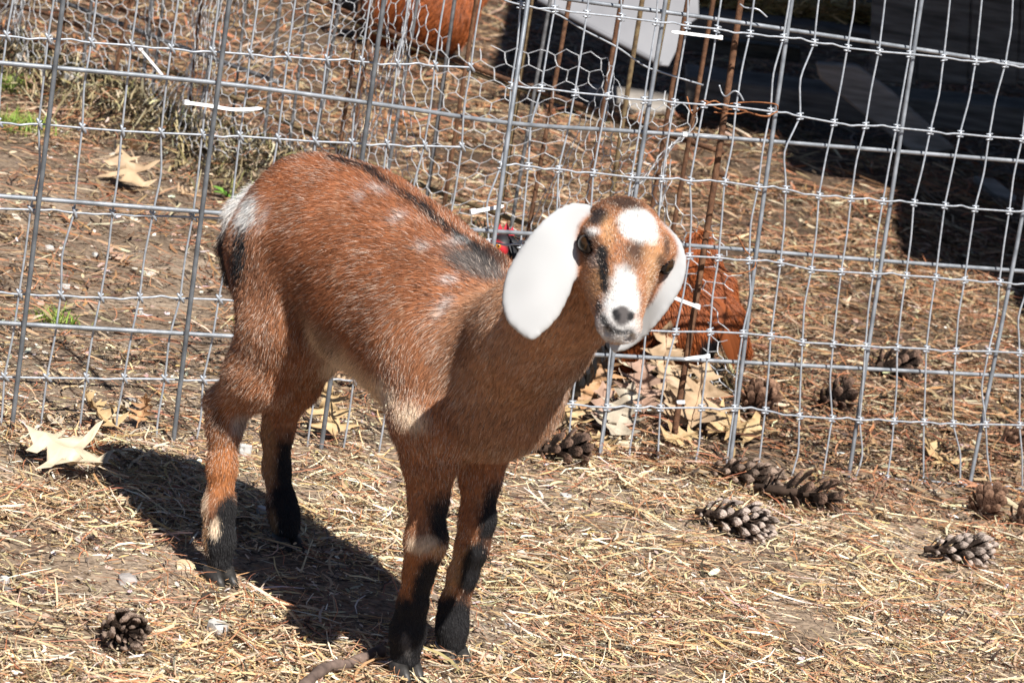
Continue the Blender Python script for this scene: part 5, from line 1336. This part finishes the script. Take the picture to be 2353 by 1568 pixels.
pine_cone(2045, 842, 10, 110, 40, 'open', 'dark', 'black pine cone in the shade of the ribbed cross rod', 36, 10, 0, 11)
pine_cone(2320, 1012, 20, 84, 34, 'knob', 'brown', 'brownish closed pine cone behind the last grey rod', 40, 10, 0, 12)
pine_cone(1480, 1048, 15, 60, 20, 'knob', 'dark', 'small dark cone half buried under the leaf heap', 24, 5, 0, 13)

# ------------------------------------------------------------------ grass and weeds
grass_mat = mat_col('grass_blade', .5, .35, trans=.25)
def tuft(vx, vy, w_px, h_px, n, label, seed, cols=((.16, .30, .035), (.28, .42, .06), (.42, .48, .14)), wd=.0030):
    p = gp(vx, vy); k = scale_at(p); r = np.random.default_rng(seed); V, F, C = [], [], []
    for i in range(n):
        x = p[0] + r.normal(0, w_px / k * .28); y = p[1] + r.normal(0, w_px / k * .22); z = float(gz(x, y)) - .002
        h = h_px / k * (.45 + .7 * r.random()); a = r.random() * 6.283; ln = h * (.2 + .8 * r.random()); sd_ = np.array([-math.sin(a), math.cos(a), 0]) * wd * (.6 + .6 * r.random()); c = np.array(cols[r.integers(len(cols))]) * (.75 + .5 * r.random()); b0 = len(V)
        for j in range(5):
            t2 = j / 4; q = np.array([x + math.cos(a) * ln * t2 ** 1.8, y + math.sin(a) * ln * t2 ** 1.8, z + h * (t2 - .25 * t2 * t2)]); ww = sd_ * (1 - .9 * t2)
            V += [q - ww / 2, q + ww / 2]; C += [c, c]
            if j: F.append([b0 + 2 * j - 2, b0 + 2 * j - 1, b0 + 2 * j + 1, b0 + 2 * j])
    o = link('grass_tuft', mesh_np('grass_tuft', np.array(V) - p, np.array(F), True, np.array(C)), grass_mat, None, p); tag(o, label, 'grass', 'grass tufts behind the wire'); return o
tuft(42, 300, 120, 58, 260, 'wide bright green grass patch behind the first grey rod', 1)
tuft(18, 205, 60, 50, 120, 'thin grass among leaves at the far end of the ridge', 2)
tuft(128, 740, 110, 46, 130, 'short green grass tuft alone on the bare earth', 3)
tuft(50, 180, 60, 44, 60, 'sparse grass blades under the chicken wire', 5)
tuft(545, 745, 26, 22, 16, 'tiny green sprig by the thigh of the kid', 6)
pw = gp(530, 462); weed = thing('broadleaf_weed', 'small broad leaved green weed beside the white tail of the kid', 'weed', pw)
weed_m = mat_noise('weed_leaf', [(.10, .24, .03), (.20, .38, .06), (.30, .46, .10)], 40, .45, 0, .3, 120, .4)
kw = scale_at(pw)
for i in range(9):
    a = i * 2.4 + .3; ln = (46 + 22 * math.sin(i * 1.7)) / kw; d = np.array([math.cos(a), math.sin(a), 0]); sd_ = np.array([-d[1], d[0], 0]); rows = []
    for t2, w in ((0, .08), (.3, .6), (.6, 1), (.85, .6), (1, .05)):
        q = d * ln * t2 * .8 + UP * (ln * (.75 * t2 - .45 * t2 * t2) + .002); rows += [q - sd_ * w * ln * .15, q - UP * .001, q + sd_ * w * ln * .15]
    F_ = [[r_ * 3 + k, r_ * 3 + k + 1, r_ * 3 + k + 4, r_ * 3 + k + 3] for r_ in range(4) for k in (0, 1)]
    link('leaf', mesh_py('leaf', np.array(rows), F_), weed_m, weed)

# ------------------------------------------------------------------ stones, bark, stick, feather
def pebble(vx, vy, w_px, h_px, mat, name, label, cat, seed, flat=.6, group=None):
    p = gp(vx, vy); k = scale_at(p); r = np.random.default_rng(seed); V, F = uv_sphere(1, 9, 7)
    n_ = .6 + .7 * noise3(V + seed * 3.1, 1.7, seed)[:, None] + .35 * noise3(V + seed, 4.5, seed + 3)[:, None]
    V = V * n_; V = np.clip(V, [-.8, -.8, -.75], [.85, .9, .8]) * np.array([w_px / k / 2, w_px / k / 2 * .8, h_px / k / 2])
    a = r.random() * 6.28; R_ = np.array([[math.cos(a), -math.sin(a), 0], [math.sin(a), math.cos(a), 0], [0, 0, 1]]); V = V @ R_.T
    o = link(name, mesh_py(name, V, F, False), mat, None, p + UP * (h_px / k * .14)); tag(o, label, cat, group); return o
st_w = mat_noise('chalky_stone', [(.36, .345, .32), (.50, .485, .46), (.62, .605, .58)], 90, .9, 0, .3, 160, .2, bdist=.003)
st_g = mat_noise('grey_bark', [(.20, .18, .17), (.33, .30, .28), (.45, .41, .38)], 60, .9, 0, .8, 160, .2, bdist=.003)
st_c = mat_noise('fresh_wood', [(.50, .38, .22), (.60, .48, .30), (.66, .57, .42)], 30, .7, 0, .2, 160, .3)
st_d = mat_noise('dark_clod', [(.07, .05, .035), (.12, .085, .06), (.18, .13, .09)], 60, .95, 0, .9, 160, .1, bdist=.003)
for a in ((497, 1448, 56, 40, st_w, 'stone', 'white crumbly stone on the straw between hind and fore hooves', 'stone'), (562, 1045, 34, 46, st_w, 'stone', 'white crumbly lump between the two hind legs', 'stone'), (600, 1180, 36, 34, st_w, 'stone', 'white grey lump in the shade touching the far hind hoof', 'stone'),
          (292, 1338, 54, 34, st_g, 'bark_piece', 'flat grey bark piece above the lone knobbly cone', 'bark'), (281, 1160, 46, 34, st_c, 'wood_chip', 'pale yellow cube of fresh wood below the cream leaf', 'wood chip'), (424, 1304, 62, 24, st_c, 'wood_chip', 'rough pale wood crumb touching the hind hoof', 'wood chip'),
          (10, 1336, 26, 26, st_w, 'stone', 'round white pebble at the edge of the bare patch', 'stone'), (16, 1358, 26, 18, st_g, 'stone', 'flat grey pebble under the round white one', 'stone'), (112, 572, 26, 14, st_w, 'stone', 'white pebble on the bare earth near the first rod', 'stone'), (220, 588, 20, 14, st_w, 'stone', 'little white pebble next to the pinkish leaf', 'stone'),
          (145, 660, 36, 14, st_w, 'stone', 'flat whitish chip on the bare earth above the lone tuft', 'stone'), (316, 720, 34, 24, st_w, 'stone', 'speckled white lump on the bare earth', 'stone'), (374, 786, 18, 14, st_w, 'stone', 'tiny round white pebble by the second grey rod', 'stone'), (300, 922, 30, 16, st_g, 'stone', 'grey flat chip just behind the golden crumpled leaf', 'stone'),
          (505, 1500, 60, 30, st_d, 'clod', 'dark earth clod below the white crumbly stone', 'clod'), (1795, 1220, 36, 30, st_d, 'clod', 'small dark dropping right of the whitened cone', 'clod'), (45, 155, 34, 60, st_w, 'stone', 'white feathery lump beside the reddish leaf scrap', 'stone'), (160, 185, 40, 34, st_w, 'stone', 'white rubble lump on the matted ridge', 'stone'), (190, 195, 40, 24, st_w, 'stone', 'second white rubble lump on the matted ridge', 'stone'),
          (650, 1450, 22, 16, st_c, 'wood_chip', 'small pale chip in front of the body shadow', 'wood chip'), (1165, 1440, 18, 18, st_w, 'stone', 'small white stone beside the far fore hoof', 'stone'), (1015, 1505, 22, 20, st_d, 'clod', 'dark crumb tucked between the two fore hooves', 'clod'), (1300, 1140, 30, 12, st_w, 'stone', 'pale flake on the straw under the dark opened cone', 'stone')):
    pebble(*a, seed=int(a[0] + a[1]))
bark_m = mat_noise('twig_bark', [(.06, .042, .036), (.13, .092, .075), (.22, .155, .125)], 50, .85, 0, .7, 180, .2, bdist=.002)
sp_ = [gp(690, 1600), gp(740, 1562), gp(800, 1540), gp(872, 1512)]
pp = spline([q + UP * (.010 + .003 * math.sin(i * 2)) for i, q in enumerate(sp_)], 7); b0 = sp_[1]
o = link('stick', mesh_py('stick', *[(v - b0, f) for v, f in [tube(pp, .0062 + .0009 * np.sin(np.arange(len(pp)) * 1.3) + .0005 * np.sin(np.arange(len(pp)) * 3.1), 9)]][0]), bark_m, None, b0); tag(o, 'brown broken stick ending at the near fore hoof', 'stick')
# straws lying singly, large enough to pick out
flat_m = mat_noise('straw_stem', [(.62, .46, .24), (.76, .60, .36), (.84, .72, .50)], 40, .5, 0, .2, 200, .4, (1, 1, 1))
for i, (x0, y0, x1, y1, w, lab) in enumerate(((560, 1365, 490, 1395, 8, 'pale flat stem lying by the near hind hoof'), (410, 1490, 500, 1520, 7, 'pale stem below the white crumbly stone'), (640, 1420, 820, 1428, 6, 'long pale stem below the body shadow'), (1195, 1430, 1330, 1420, 10, 'pale broad stem right of the fore hooves'),
                                                  (1430, 1120, 1600, 1035, 9, 'long bent grey stem slanting up to the leaf heap'), (690, 1320, 720, 1240, 5, 'thin stem in the body shadow'), (870, 1520, 820, 1455, 8, 'flat pale stem at the stick end'), (2020, 1180, 2300, 1230, 5, 'thin straight stem before the squat cone'), (1550, 1240, 1620, 1230, 9, 'curved pale husk left of the whitened cone'), (0, 1240, 70, 1265, 6, 'yellow stem on the bare patch'))):
    a, b2 = gp(x0, y0), gp(x1, y1); m_ = (a + b2) / 2 + UP * .006; k = scale_at(m_)
    q = spline([a + UP * .003, m_, b2 + UP * .005], 5); v, f = tube(q - m_, w / k / 2 * np.linspace(1, .6, len(q)), 6)
    v[:, 2] = v[:, 2] * .8
    o = link('straw_stem', mesh_py('straw_stem', v, f), flat_m, None, m_); tag(o, lab, 'straw', 'single straw stems')
# reddish feather by the cream leaf
fp_ = gp(185, 1035); fth = thing('feather', 'downy reddish brown feather lying behind the large cream leaf', 'feather', fp_)
for i in range(46):
    a = -1.0 + 2.0 * i / 45; sgn = 1 if i % 2 else -1; u0 = np.array([math.cos(.35), math.sin(.35), 0]); w0 = np.array([-u0[1], u0[0], 0])
    c = u0 * a * .045 + UP * .006; e_ = c + u0 * .012 + w0 * sgn * .018 * (1 - .5 * abs(a)) + UP * .005 * random.random()
    if i == 0:
        v, f = tube(np.array([u0 * -.05, u0 * .05]) + UP * .006, [.0008, .0004], 5); link('shaft', mesh_py('shaft', v, f), flat_m, fth)
        BV, BF = [], []
    n0 = len(BV); BV += [c - u0 * .0022, c + u0 * .0022, e_ + u0 * .001, e_ - u0 * .001]; BF.append([n0, n0 + 1, n0 + 2, n0 + 3])
link('vane', mesh_np('vane', np.array(BV), np.array(BF), False, np.tile(RUS * .9, (len(BV), 1))), feather_mat, fth)
